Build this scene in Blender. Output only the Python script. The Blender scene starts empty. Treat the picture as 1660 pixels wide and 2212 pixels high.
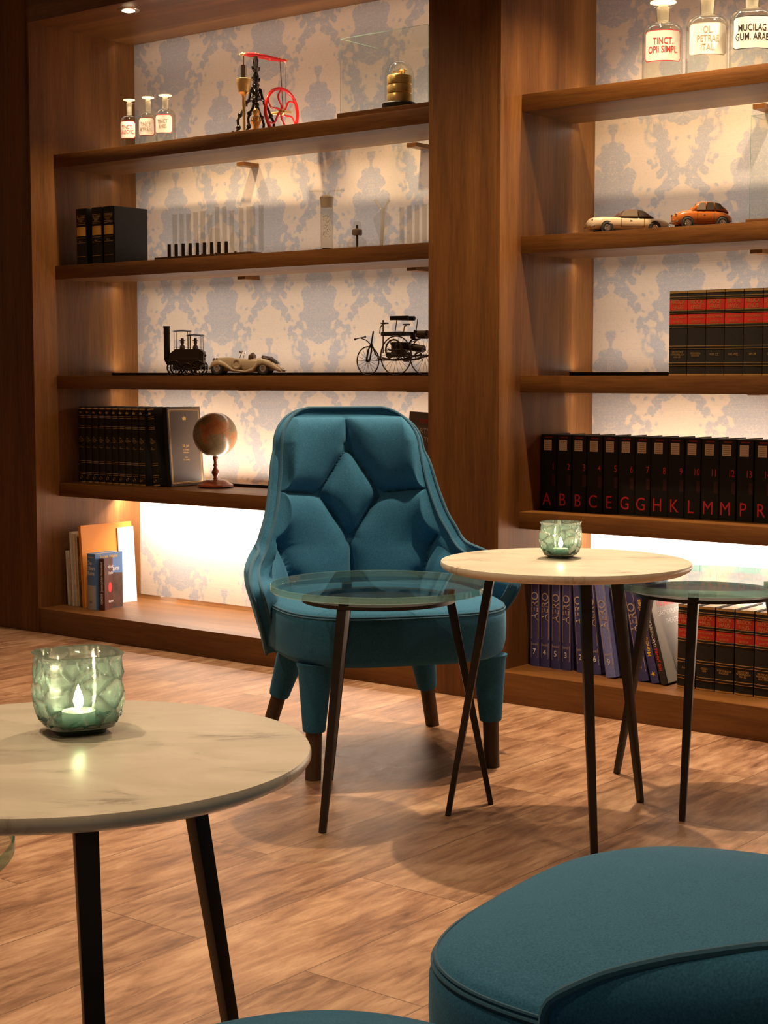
import bpy, bmesh, math, random
from mathutils import Vector, Matrix
random.seed(7)
C = bpy.context.scene.collection
PI = math.pi
def R(d): return math.radians(d)

# ------------------------------------------------------------------ materials
def mat(name, color=(.5, .5, .5), rough=.5, metal=0., **kw):
    m = bpy.data.materials.new(name); m.use_nodes = True
    b = m.node_tree.nodes['Principled BSDF']
    b.inputs['Base Color'].default_value = (*color, 1)
    b.inputs['Roughness'].default_value = rough
    b.inputs['Metallic'].default_value = metal
    for k, v in kw.items():
        b.inputs[k.replace('_', ' ')].default_value = v
    return m
def nt(m):
    t = m.node_tree
    def N(kind, **kw):
        n = t.nodes.new(kind)
        for k, v in kw.items():
            if k.startswith('i_'):
                n.inputs[k[2:].replace('_', ' ')].default_value = v
            else: setattr(n, k, v)
        return n
    def L(a, b): t.links.new(a, b)
    return t, N, L
def ramp(N, stops):
    r = N('ShaderNodeValToRGB'); e = r.color_ramp.elements
    while len(e) < len(stops): e.new(.5)
    for k, (p, c) in enumerate(stops):
        e[k].position = p; e[k].color = (*c, 1) if len(c) == 3 else c
    return r
def math_(N, L, op, a, b=None, c=None):
    n = N('ShaderNodeMath', operation=op)
    for i, x in enumerate((a, b, c)):
        if x is None: continue
        if isinstance(x, (int, float)): n.inputs[i].default_value = x
        else: L(x, n.inputs[i])
    return n.outputs[0]
def noisy(m, c1, c2, scale=(1, 1, 1), nscale=5., detail=6, bump=0., lo=.3, hi=.7, coord='Object', bumpdist=.002):
    """two-colour noise on the object's own coordinates"""
    t, N, L = nt(m); b = t.nodes['Principled BSDF']
    tc = N('ShaderNodeTexCoord'); mp = N('ShaderNodeMapping'); mp.inputs['Scale'].default_value = scale
    L(tc.outputs[coord], mp.inputs[0])
    no = N('ShaderNodeTexNoise'); no.inputs['Scale'].default_value = nscale; no.inputs['Detail'].default_value = detail
    L(mp.outputs[0], no.inputs['Vector'])
    r = ramp(N, [(lo, c1), (hi, c2)]); L(no.outputs['Fac'], r.inputs[0]); L(r.outputs[0], b.inputs['Base Color'])
    if bump:
        bp = N('ShaderNodeBump'); bp.inputs['Strength'].default_value = bump; bp.inputs['Distance'].default_value = bumpdist
        L(no.outputs['Fac'], bp.inputs['Height']); L(bp.outputs[0], b.inputs['Normal'])
    return m
def wood(name, axis, dark, mid, light, rough=.5):
    m = mat(name, mid, rough, Specular_IOR_Level=.3); t, N, L = nt(m); b = t.nodes['Principled BSDF']
    tc = N('ShaderNodeTexCoord'); mp = N('ShaderNodeMapping')
    sc = [9., 9., 9.]; sc[axis] = .55; mp.inputs['Scale'].default_value = sc
    L(tc.outputs['Object'], mp.inputs[0])
    n1 = N('ShaderNodeTexNoise'); n1.inputs['Scale'].default_value = 1.3; n1.inputs['Detail'].default_value = 3; n1.inputs['Distortion'].default_value = .6
    n2 = N('ShaderNodeTexNoise'); n2.inputs['Scale'].default_value = 14; n2.inputs['Detail'].default_value = 6; n2.inputs['Roughness'].default_value = .75
    L(mp.outputs[0], n1.inputs['Vector']); L(mp.outputs[0], n2.inputs['Vector'])
    s = math_(N, L, 'ADD', math_(N, L, 'MULTIPLY', n1.outputs['Fac'], .55), math_(N, L, 'MULTIPLY', n2.outputs['Fac'], .45))
    r = ramp(N, [(.36, dark), (.5, mid), (.66, light)]); L(s, r.inputs[0]); L(r.outputs[0], b.inputs['Base Color'])
    bp = N('ShaderNodeBump'); bp.inputs['Strength'].default_value = .35; bp.inputs['Distance'].default_value = .0015
    L(n2.outputs['Fac'], bp.inputs['Height']); L(bp.outputs[0], b.inputs['Normal'])
    return m
WD, WM, WL_ = (.078, .028, .0055), (.136, .052, .011), (.205, .085, .020)
M = {}
M['wood_v'] = wood('walnut_upright', 2, WD, WM, WL_)
M['wood_h'] = wood('walnut_long', 0, WD, WM, WL_, .42)
M['wood_d'] = wood('walnut_deep', 1, WD, WM, WL_)
M['black'] = noisy(mat('black_leather', (.012, .009, .008), .58, Specular_IOR_Level=.3), (.009, .007, .006), (.02, .014, .011), nscale=300, bump=.15, bumpdist=.0004)
M['brownblack'] = mat('brown_black_cloth', (.028, .017, .013), .6)
M['cover_taupe'] = mat('taupe_cover', (.075, .048, .032), .5)
M['gold'] = mat('gold_foil', (.75, .47, .16), .33, .85)
M['brass'] = mat('brass', (.88, .60, .24), .30, .75)
M['chrome'] = mat('polished_metal', (.75, .72, .68), .12, 1.)
M['darkmetal'] = mat('dark_metal', (.035, .027, .022), .35, .8)
M['leg_metal'] = mat('powder_coated_black_steel', (.018, .012, .009), .38, .3)
M['blackgloss'] = mat('black_enamel', (.012, .010, .010), .14)
M['red'] = mat('red_enamel', (.75, .02, .02), .2)
M['page'] = noisy(mat('paper_pages', (.75, .62, .42), .8), (.66, .52, .34), (.85, .74, .55), scale=(1, 1, 1), nscale=90)
M['white'] = mat('white_paper', (.85, .82, .76), .6)
M['redleather'] = mat('red_leather_label', (.42, .018, .008), .45)
M['yellow'] = mat('yellow_label', (.72, .42, .08), .6)
M['beige_label'] = mat('beige_label', (.78, .60, .40), .6)
M['redink'] = mat('red_ink', (.80, .03, .03), .5)
M['blackink'] = mat('black_ink', (.02, .015, .012), .5)
M['greyink'] = mat('faded_ink', (.42, .34, .25), .6)
M['whiteink'] = mat('white_ink', (.85, .82, .78), .5)
M['yellowink'] = mat('yellow_ink', (.85, .52, .03), .5)
M['silverink'] = mat('pale_gold_ink', (.62, .50, .38), .4, .3)
M['blue_cloth'] = noisy(mat('indigo_cloth', (.05, .045, .16), .6), (.042, .036, .15), (.065, .055, .19), nscale=200, bump=.1, bumpdist=.0005)
M['lavender'] = noisy(mat('lavender_cloth', (.18, .20, .50), .55), (.16, .18, .46), (.22, .24, .56), nscale=200)
M['grey_cover'] = mat('grey_cover', (.33, .30, .27), .5)
M['grey_dark'] = mat('dark_grey_cover', (.16, .14, .125), .5)
M['orange'] = mat('orange_cover', (.85, .30, .02), .5)
M['skyblue'] = mat('sky_blue_cover', (.10, .22, .50), .4)
M['bookbrown'] = noisy(mat('brown_photo_spine', (.10, .05, .03), .5), (.03, .015, .01), (.3, .16, .08), nscale=25)
M['darkred'] = mat('dark_red_spine', (.07, .015, .012), .45)
M['portrait'] = noisy(mat('dark_picture_print', (.05, .03, .02), .5), (.012, .008, .008), (.12, .05, .03), nscale=18)
M['skinprint'] = mat('face_print', (.55, .27, .13), .5)
M['cream'] = mat('cream_enamel', (.60, .47, .31), .25)
M['caramel'] = mat('tan_roof', (.10, .045, .02), .5)
M['orangecar'] = mat('burnt_orange_enamel', (.42, .12, .02), .25)
M['tyre'] = mat('rubber', (.02, .017, .015), .8)
M['window_dark'] = mat('model_window', (.10, .08, .06), .1)
M['rust'] = mat('aged_dark_bronze', (.045, .024, .012), .4, .5)
M['cherry'] = mat('cherry_wood', (.24, .05, .015), .25)
M['legwood'] = wood('dark_stained_leg', 2, (.03, .015, .008), (.06, .032, .018), (.10, .055, .03))
M['cork'] = mat('frosted_stopper', (.50, .40, .28), .7)
M['figure'] = mat('painted_figure', (.08, .045, .03), .6)
M['crystals'] = noisy(mat('white_crystals', (.8, .75, .68), .5), (.5, .42, .34), (.95, .9, .85), nscale=200)

def clear_glass(name, tint=(.95, .98, .96), refl=1.0, base=.04, frost=0., frostcol=(.9, .85, .75)):
    """thin clear glass: see-through with a mirror skin that grows at grazing angles"""
    m = bpy.data.materials.new(name); m.use_nodes = True
    t, N, L = nt(m); t.nodes.clear()
    out = N('ShaderNodeOutputMaterial'); tr = N('ShaderNodeBsdfTransparent'); tr.inputs[0].default_value = (*tint, 1)
    gl = N('ShaderNodeBsdfGlossy'); gl.inputs['Roughness'].default_value = .02
    lw = N('ShaderNodeLayerWeight'); lw.inputs['Blend'].default_value = .5
    f = math_(N, L, 'ADD', math_(N, L, 'MULTIPLY', math_(N, L, 'POWER', lw.outputs['Facing'], 5.), .92 * refl), base * refl)
    mx = N('ShaderNodeMixShader'); L(f, mx.inputs[0]); L(tr.outputs[0], mx.inputs[1]); L(gl.outputs[0], mx.inputs[2])
    last = mx.outputs[0]
    if frost:
        df = N('ShaderNodeBsdfDiffuse'); df.inputs[0].default_value = (*frostcol, 1)
        tl = N('ShaderNodeBsdfTranslucent'); tl.inputs[0].default_value = (*frostcol, 1)
        m3 = N('ShaderNodeMixShader'); m3.inputs[0].default_value = .5; L(df.outputs[0], m3.inputs[1]); L(tl.outputs[0], m3.inputs[2])
        m2 = N('ShaderNodeMixShader'); m2.inputs[0].default_value = frost; L(last, m2.inputs[1]); L(m3.outputs[0], m2.inputs[2]); last = m2.outputs[0]
    L(last, out.inputs[0]); return m
M['glass'] = clear_glass('clear_glass', (.95, .965, .95), 1.0)
M['glass_case'] = clear_glass('case_glass', (.975, .985, .975), .35, .02)
M['glass_top'] = clear_glass('table_glass', (.95, .98, .97), .9, .04)
M['glass_edge'] = clear_glass('table_glass_edge', (.50, .80, .72), .9, .12, .22, (.50, .82, .74))
M['glass_frost'] = clear_glass('frosted_glass', (.9, .88, .82), .5, .04, .5)
M['glass_lab'] = clear_glass('laboratory_glass', (.945, .935, .915), .8, .02, .025, (.7, .6, .5))
M['case_edge'] = clear_glass('case_edge_glass', (.70, .86, .78), .5, .05, .12, (.5, .7, .6))

def tealight_glass():
    m = bpy.data.materials.new('green_faceted_glass'); m.use_nodes = True
    t, N, L = nt(m); t.nodes.clear()
    out = N('ShaderNodeOutputMaterial')
    tc = N('ShaderNodeTexCoord'); sp = N('ShaderNodeSeparateXYZ'); L(tc.outputs['Object'], sp.inputs[0])
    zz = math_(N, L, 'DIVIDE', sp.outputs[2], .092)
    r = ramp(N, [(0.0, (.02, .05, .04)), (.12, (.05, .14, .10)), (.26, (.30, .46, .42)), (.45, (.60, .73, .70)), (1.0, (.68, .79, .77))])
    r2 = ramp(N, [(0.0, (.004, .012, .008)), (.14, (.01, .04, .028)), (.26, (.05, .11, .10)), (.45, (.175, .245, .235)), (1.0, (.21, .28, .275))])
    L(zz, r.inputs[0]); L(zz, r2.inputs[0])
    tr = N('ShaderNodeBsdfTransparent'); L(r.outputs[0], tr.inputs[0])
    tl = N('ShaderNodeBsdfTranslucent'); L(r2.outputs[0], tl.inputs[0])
    gl = N('ShaderNodeBsdfGlossy'); gl.inputs['Roughness'].default_value = .12
    at = N('ShaderNodeAttribute'); at.attribute_name = 'cut'      # 0 on the polished ridges, 1 in the frosted hollows
    m1 = N('ShaderNodeMixShader'); L(math_(N, L, 'ADD', math_(N, L, 'MULTIPLY', at.outputs['Fac'], .50), .10), m1.inputs[0]); L(tr.outputs[0], m1.inputs[1]); L(tl.outputs[0], m1.inputs[2])
    lw = N('ShaderNodeLayerWeight'); lw.inputs['Blend'].default_value = .4
    f = math_(N, L, 'ADD', math_(N, L, 'MULTIPLY', lw.outputs['Facing'], .45), .08)
    m2 = N('ShaderNodeMixShader'); L(f, m2.inputs[0]); L(m1.outputs[0], m2.inputs[1]); L(gl.outputs[0], m2.inputs[2])
    L(m2.outputs[0], out.inputs[0]); return m
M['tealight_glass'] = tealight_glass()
def emit(name, col, s):
    m = bpy.data.materials.new(name); m.use_nodes = True; t, N, L = nt(m); t.nodes.clear()
    o = N('ShaderNodeOutputMaterial'); e = N('ShaderNodeEmission'); e.inputs[0].default_value = (*col, 1); e.inputs[1].default_value = s
    L(e.outputs[0], o.inputs[0]); return m
M['flame'] = emit('candle_flame', (1., .72, .38), 60)
M['lamp'] = emit('lamp_lens', (1., .75, .45), 25)
M['wax'] = mat('candle_wax', (.9, .82, .68), .5, Subsurface_Weight=.0, Emission_Color=(1, .75, .45, 1), Emission_Strength=.9)  # flame glow in the wax is put in as emission

def fabric():
    m = mat('teal_wool', (.02, .12, .20), .85); t, N, L = nt(m); b = t.nodes['Principled BSDF']
    tc = N('ShaderNodeTexCoord')
    n1 = N('ShaderNodeTexNoise'); n1.inputs['Scale'].default_value = 420; n1.inputs['Detail'].default_value = 4
    n2 = N('ShaderNodeTexNoise'); n2.inputs['Scale'].default_value = 30; n2.inputs['Detail'].default_value = 4
    L(tc.outputs['Object'], n1.inputs['Vector']); L(tc.outputs['Object'], n2.inputs['Vector'])
    s = math_(N, L, 'ADD', math_(N, L, 'MULTIPLY', n1.outputs['Fac'], .88), math_(N, L, 'MULTIPLY', n2.outputs['Fac'], .12))
    r = ramp(N, [(.35, (.015, .086, .172)), (.65, (.028, .140, .262))]); L(s, r.inputs[0]); L(r.outputs[0], b.inputs['Base Color'])
    b.inputs['Sheen Weight'].default_value = .35; b.inputs['Sheen Tint'].default_value = (.25, .55, .8, 1); b.inputs['Sheen Roughness'].default_value = .4
    b.inputs['Specular IOR Level'].default_value = .2
    bp = N('ShaderNodeBump'); bp.inputs['Strength'].default_value = .25; bp.inputs['Distance'].default_value = .0006
    L(n1.outputs['Fac'], bp.inputs['Height']); L(bp.outputs[0], b.inputs['Normal']); return m
M['fabric'] = fabric()
M['piping'] = mat('teal_piping', (.012, .075, .14), .85, Sheen_Weight=.3, Sheen_Tint=(.3, .5, .7, 1))

def marble():
    m = mat('white_marble', (.72, .66, .56), .28); t, N, L = nt(m); b = t.nodes['Principled BSDF']
    tc = N('ShaderNodeTexCoord'); mp = N('ShaderNodeMapping'); mp.inputs['Scale'].default_value = (3.2, 7.5, 3); mp.inputs['Rotation'].default_value = (0, 0, .5)
    L(tc.outputs['Object'], mp.inputs[0])
    n = N('ShaderNodeTexNoise'); n.inputs['Scale'].default_value = 1.6; n.inputs['Detail'].default_value = 9; n.inputs['Roughness'].default_value = .62; n.inputs['Distortion'].default_value = 1.4
    L(mp.outputs[0], n.inputs['Vector'])
    d = math_(N, L, 'ABSOLUTE', math_(N, L, 'SUBTRACT', n.outputs['Fac'], .5))
    n2 = N('ShaderNodeTexNoise'); n2.inputs['Scale'].default_value = 2.2; n2.inputs['Detail'].default_value = 3; L(mp.outputs[0], n2.inputs['Vector'])
    gate = ramp(N, [(.50, (0, 0, 0)), (.66, (1, 1, 1))]); L(n2.outputs['Fac'], gate.inputs[0])
    vein = ramp(N, [(0., (1, 1, 1)), (.035, (.25, .25, .25)), (.12, (0, 0, 0))]); L(d, vein.inputs[0])
    k = math_(N, L, 'MULTIPLY', math_(N, L, 'MULTIPLY', vein.outputs[0], gate.outputs[0]), .85)
    r = ramp(N, [(.3, (.60, .54, .45)), (.7, (.74, .68, .58))]); L(n.outputs['Fac'], r.inputs[0])
    mx = N('ShaderNodeMixRGB'); L(k, mx.inputs[0]); L(r.outputs[0], mx.inputs[1]); mx.inputs[2].default_value = (.26, .22, .18, 1)
    L(mx.outputs[0], b.inputs['Base Color']); return m
M['marble'] = marble()

def floor_mat(ang):
    m = mat('oak_plank_floor', (.4, .25, .15), .42); t, N, L = nt(m); b = t.nodes['Principled BSDF']
    tc = N('ShaderNodeTexCoord'); mp = N('ShaderNodeMapping'); mp.inputs['Rotation'].default_value = (0, 0, -ang)
    L(tc.outputs['Object'], mp.inputs[0])
    br = N('ShaderNodeTexBrick'); br.offset = .37; br.inputs['Scale'].default_value = 1.; br.inputs['Brick Width'].default_value = 1.22; br.inputs['Row Height'].default_value = .25
    br.inputs['Mortar Size'].default_value = .0012; br.inputs['Mortar Smooth'].default_value = .3
    br.inputs['Color1'].default_value = (0, 0, 0, 1); br.inputs['Color2'].default_value = (1, 1, 1, 1); br.inputs['Mortar'].default_value = (.5, .5, .5, 1)
    L(mp.outputs[0], br.inputs['Vector'])
    # grain: stretched noises, moved per plank
    off = N('ShaderNodeVectorMath', operation='MULTIPLY_ADD'); L(br.outputs['Color'], off.inputs[0]); off.inputs[1].default_value = (3, 7, 5); L(mp.outputs[0], off.inputs[2])
    g = N('ShaderNodeMapping'); g.inputs['Scale'].default_value = (3.2, 17, 1); L(off.outputs[0], g.inputs[0])
    n1 = N('ShaderNodeTexNoise'); n1.inputs['Scale'].default_value = 2.6; n1.inputs['Detail'].default_value = 10; n1.inputs['Roughness'].default_value = .72; n1.inputs['Distortion'].default_value = .5; L(g.outputs[0], n1.inputs['Vector'])
    g2 = N('ShaderNodeMapping'); g2.inputs['Scale'].default_value = (2.2, 5, 1); L(off.outputs[0], g2.inputs[0])
    n2 = N('ShaderNodeTexNoise'); n2.inputs['Scale'].default_value = 1.5; n2.inputs['Detail'].default_value = 4; L(g2.outputs[0], n2.inputs['Vector'])
    g3 = N('ShaderNodeMapping'); g3.inputs['Scale'].default_value = (22, 3.2, 1); L(off.outputs[0], g3.inputs[0])
    n3 = N('ShaderNodeTexNoise'); n3.inputs['Scale'].default_value = 2.5; n3.inputs['Detail'].default_value = 6; L(g3.outputs[0], n3.inputs['Vector'])
    s = math_(N, L, 'ADD', math_(N, L, 'MULTIPLY', n1.outputs['Fac'], .6), math_(N, L, 'MULTIPLY', n2.outputs['Fac'], .4))
    r = ramp(N, [(.36, (.105, .045, .022)), (.45, (.220, .110, .060)), (.53, (.33, .185, .108)), (.64, (.46, .290, .185))]); L(s, r.inputs[0])
    hs = N('ShaderNodeHueSaturation'); L(r.outputs[0], hs.inputs['Color'])
    sx = N('ShaderNodeSeparateColor'); L(br.outputs['Color'], sx.inputs[0])
    L(math_(N, L, 'ADD', math_(N, L, 'MULTIPLY', sx.outputs[0], .22), .90), hs.inputs['Value'])
    mx = N('ShaderNodeMixRGB', blend_type='MULTIPLY'); L(br.outputs['Fac'], mx.inputs[0]); L(hs.outputs[0], mx.inputs[1]); mx.inputs[2].default_value = (.35, .28, .22, 1)
    L(mx.outputs[0], b.inputs['Base Color'])
    rr = math_(N, L, 'ADD', math_(N, L, 'MULTIPLY', n1.outputs['Fac'], .25), .30); L(rr, b.inputs['Roughness'])
    h = math_(N, L, 'SUBTRACT', math_(N, L, 'ADD', math_(N, L, 'MULTIPLY', n1.outputs['Fac'], .7), math_(N, L, 'MULTIPLY', n3.outputs['Fac'], .25)), math_(N, L, 'MULTIPLY', br.outputs['Fac'], .6))
    bp = N('ShaderNodeBump'); bp.inputs['Strength'].default_value = .4; bp.inputs['Distance'].default_value = .002
    L(h, bp.inputs['Height']); L(bp.outputs[0], b.inputs['Normal']); return m

def damask():
    """ogee damask wallpaper: each motif is mirrored left-right, neighbouring columns drop by half"""
    m = mat('damask_wallpaper', (.7, .6, .5), .75); t, N, L = nt(m); b = t.nodes['Principled BSDF']
    tc = N('ShaderNodeTexCoord'); sp = N('ShaderNodeSeparateXYZ'); L(tc.outputs['Object'], sp.inputs[0])
    X = sp.outputs[0]; Z = sp.outputs[2]
    A = lambda o, a, c=None, d=None: math_(N, L, o, a, c, d)
    Pw, Ph = .50, .66
    xf = A('SUBTRACT', A('FRACT', A('DIVIDE', A('ADD', X, 5 * Pw + .02), Pw)), .5)
    xa = A('ABSOLUTE', xf); za = A('FRACT', A('DIVIDE', A('ADD', Z, .0), Ph))
    def side(xm, zf, seed):
        cv = N('ShaderNodeCombineXYZ'); L(xm, cv.inputs[0]); L(A('MULTIPLY', zf, Ph / Pw), cv.inputs[1]); cv.inputs[2].default_value = seed
        n = N('ShaderNodeTexNoise'); n.inputs['Scale'].default_value = 11.; n.inputs['Detail'].default_value = 2.5; n.inputs['Roughness'].default_value = .6; n.inputs['Distortion'].default_value = 1.; L(cv.outputs[0], n.inputs['Vector'])
        nf = A('SUBTRACT', n.outputs['Fac'], .5)
        vo = N('ShaderNodeTexVoronoi'); vo.inputs['Scale'].default_value = 13.; L(cv.outputs[0], vo.inputs['Vector'])
        sc = A('SUBTRACT', .40, vo.outputs['Distance'])
        edge = A('ADD', A('MULTIPLY', nf, .20), A('MULTIPLY', sc, .20))
        # palmette: pointed top, scalloped shoulders, round foot
        k = A('MINIMUM', A('MAXIMUM', A('DIVIDE', A('SUBTRACT', zf, .16), .66), 0.), 1.)
        env = A('SUBTRACT', A('MULTIPLY', A('SINE', A('MULTIPLY', A('POWER', k, .60), PI)), .262), .035)
        v = A('ADD', A('SUBTRACT', env, xm), edge)
        # leafy garland that swells and narrows along the ogee
        og = A('ADD', A('MULTIPLY', A('COSINE', A('MULTIPLY', A('SUBTRACT', zf, .5), 2 * PI)), .155), .25)
        th = A('ADD', A('MULTIPLY', A('SINE', A('MULTIPLY', A('ADD', zf, .1), 4 * PI)), .030), .072)
        g = A('ADD', A('SUBTRACT', th, A('ABSOLUTE', A('SUBTRACT', xm, og))), edge)
        # curling scroll ends
        for (qx, qz, qr) in ((.20, .16, .062), (.31, .70, .055)):
            dx = A('SUBTRACT', xm, qx); dz = A('MULTIPLY', A('SUBTRACT', zf, qz), Ph / Pw)
            rr = A('SQRT', A('ADD', A('MULTIPLY', dx, dx), A('MULTIPLY', dz, dz)))
            g = A('MAXIMUM', g, A('ADD', A('SUBTRACT', .022, A('ABSOLUTE', A('SUBTRACT', rr, qr))), A('MULTIPLY', nf, .08)))
        v = A('MAXIMUM', v, g)
        n2 = N('ShaderNodeTexNoise'); n2.inputs['Scale'].default_value = 12.; n2.inputs['Detail'].default_value = 1; n2.inputs['Distortion'].default_value = 2.5; L(cv.outputs[0], n2.inputs['Vector'])
        vn = A('LESS_THAN', A('ABSOLUTE', A('SUBTRACT', n2.outputs['Fac'], .5)), .014)
        rib = A('LESS_THAN', A('ABSOLUTE', A('SUBTRACT', xm, A('MULTIPLY', A('SUBTRACT', .62, zf), .35))), .007)
        return v, vn
    v1, w1 = side(xa, za, 3.); v2, w2 = side(A('SUBTRACT', .5, xa), A('FRACT', A('ADD', za, .5)), 3.)
    v = A('MAXIMUM', v1, v2)
    st = A('MINIMUM', A('MAXIMUM', A('MULTIPLY', v, 40.), 0.), 1.)
    vn = A('MAXIMUM', w1, w2)
    k = A('ADD', A('MULTIPLY', st, A('SUBTRACT', 1., A('MULTIPLY', vn, .5))), A('MULTIPLY', A('MULTIPLY', A('SUBTRACT', 1., st), vn), .25))
    # woven horizontal threads
    mp = N('ShaderNodeMapping'); mp.inputs['Scale'].default_value = (14, 1, 420); L(tc.outputs['Object'], mp.inputs[0])
    th = N('ShaderNodeTexNoise'); th.inputs['Scale'].default_value = 1.; th.inputs['Detail'].default_value = 3; L(mp.outputs[0], th.inputs['Vector'])
    mp2 = N('ShaderNodeMapping'); mp2.inputs['Scale'].default_value = (420, 1, 14); L(tc.outputs['Object'], mp2.inputs[0])
    th2 = N('ShaderNodeTexNoise'); th2.inputs['Scale'].default_value = 1.; th2.inputs['Detail'].default_value = 2; L(mp2.outputs[0], th2.inputs['Vector'])
    thr = A('ADD', A('MULTIPLY', A('SUBTRACT', th.outputs['Fac'], .5), .9), A('MULTIPLY', A('SUBTRACT', th2.outputs['Fac'], .5), .5))
    k = A('ADD', A('MULTIPLY', k, .88), A('MULTIPLY', thr, .42))
    mx = N('ShaderNodeMixRGB'); mx.use_clamp = True; L(k, mx.inputs[0]); mx.inputs[1].default_value = (.60, .485, .375, 1); mx.inputs[2].default_value = (.345, .345, .365, 1)
    L(mx.outputs[0], b.inputs['Base Color'])
    bp = N('ShaderNodeBump'); bp.inputs['Strength'].default_value = .35; bp.inputs['Distance'].default_value = .001; L(thr, bp.inputs['Height']); L(bp.outputs[0], b.inputs['Normal'])
    return m

def globe_mat():
    m = mat('antique_globe', (.3, .2, .1), .3); t, N, L = nt(m); b = t.nodes['Principled BSDF']
    tc = N('ShaderNodeTexCoord'); n = N('ShaderNodeTexNoise'); n.inputs['Scale'].default_value = 13; n.inputs['Detail'].default_value = 6; L(tc.outputs['Object'], n.inputs['Vector'])
    r = ramp(N, [(.40, (.20, .15, .075)), (.52, (.27, .19, .10)), (.55, (.40, .17, .06)), (.64, (.34, .12, .05))]); L(n.outputs['Fac'], r.inputs[0])
    sp = N('ShaderNodeSeparateXYZ'); L(tc.outputs['Object'], sp.inputs[0])
    at = math_(N, L, 'ARCTAN2', sp.outputs[1], sp.outputs[0])
    f1 = math_(N, L, 'LESS_THAN', math_(N, L, 'FRACT', math_(N, L, 'MULTIPLY', at, 12 / (2 * PI))), .035)
    f2 = math_(N, L, 'LESS_THAN', math_(N, L, 'FRACT', math_(N, L, 'MULTIPLY', sp.outputs[2], 28.)), .035)
    g = math_(N, L, 'MULTIPLY', math_(N, L, 'MAXIMUM', f1, f2), .55)
    mx = N('ShaderNodeMixRGB'); L(g, mx.inputs[0]); L(r.outputs[0], mx.inputs[1]); mx.inputs[2].default_value = (.05, .03, .02, 1)
    L(mx.outputs[0], b.inputs['Base Color']); return m
M['globe'] = globe_mat()

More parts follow.
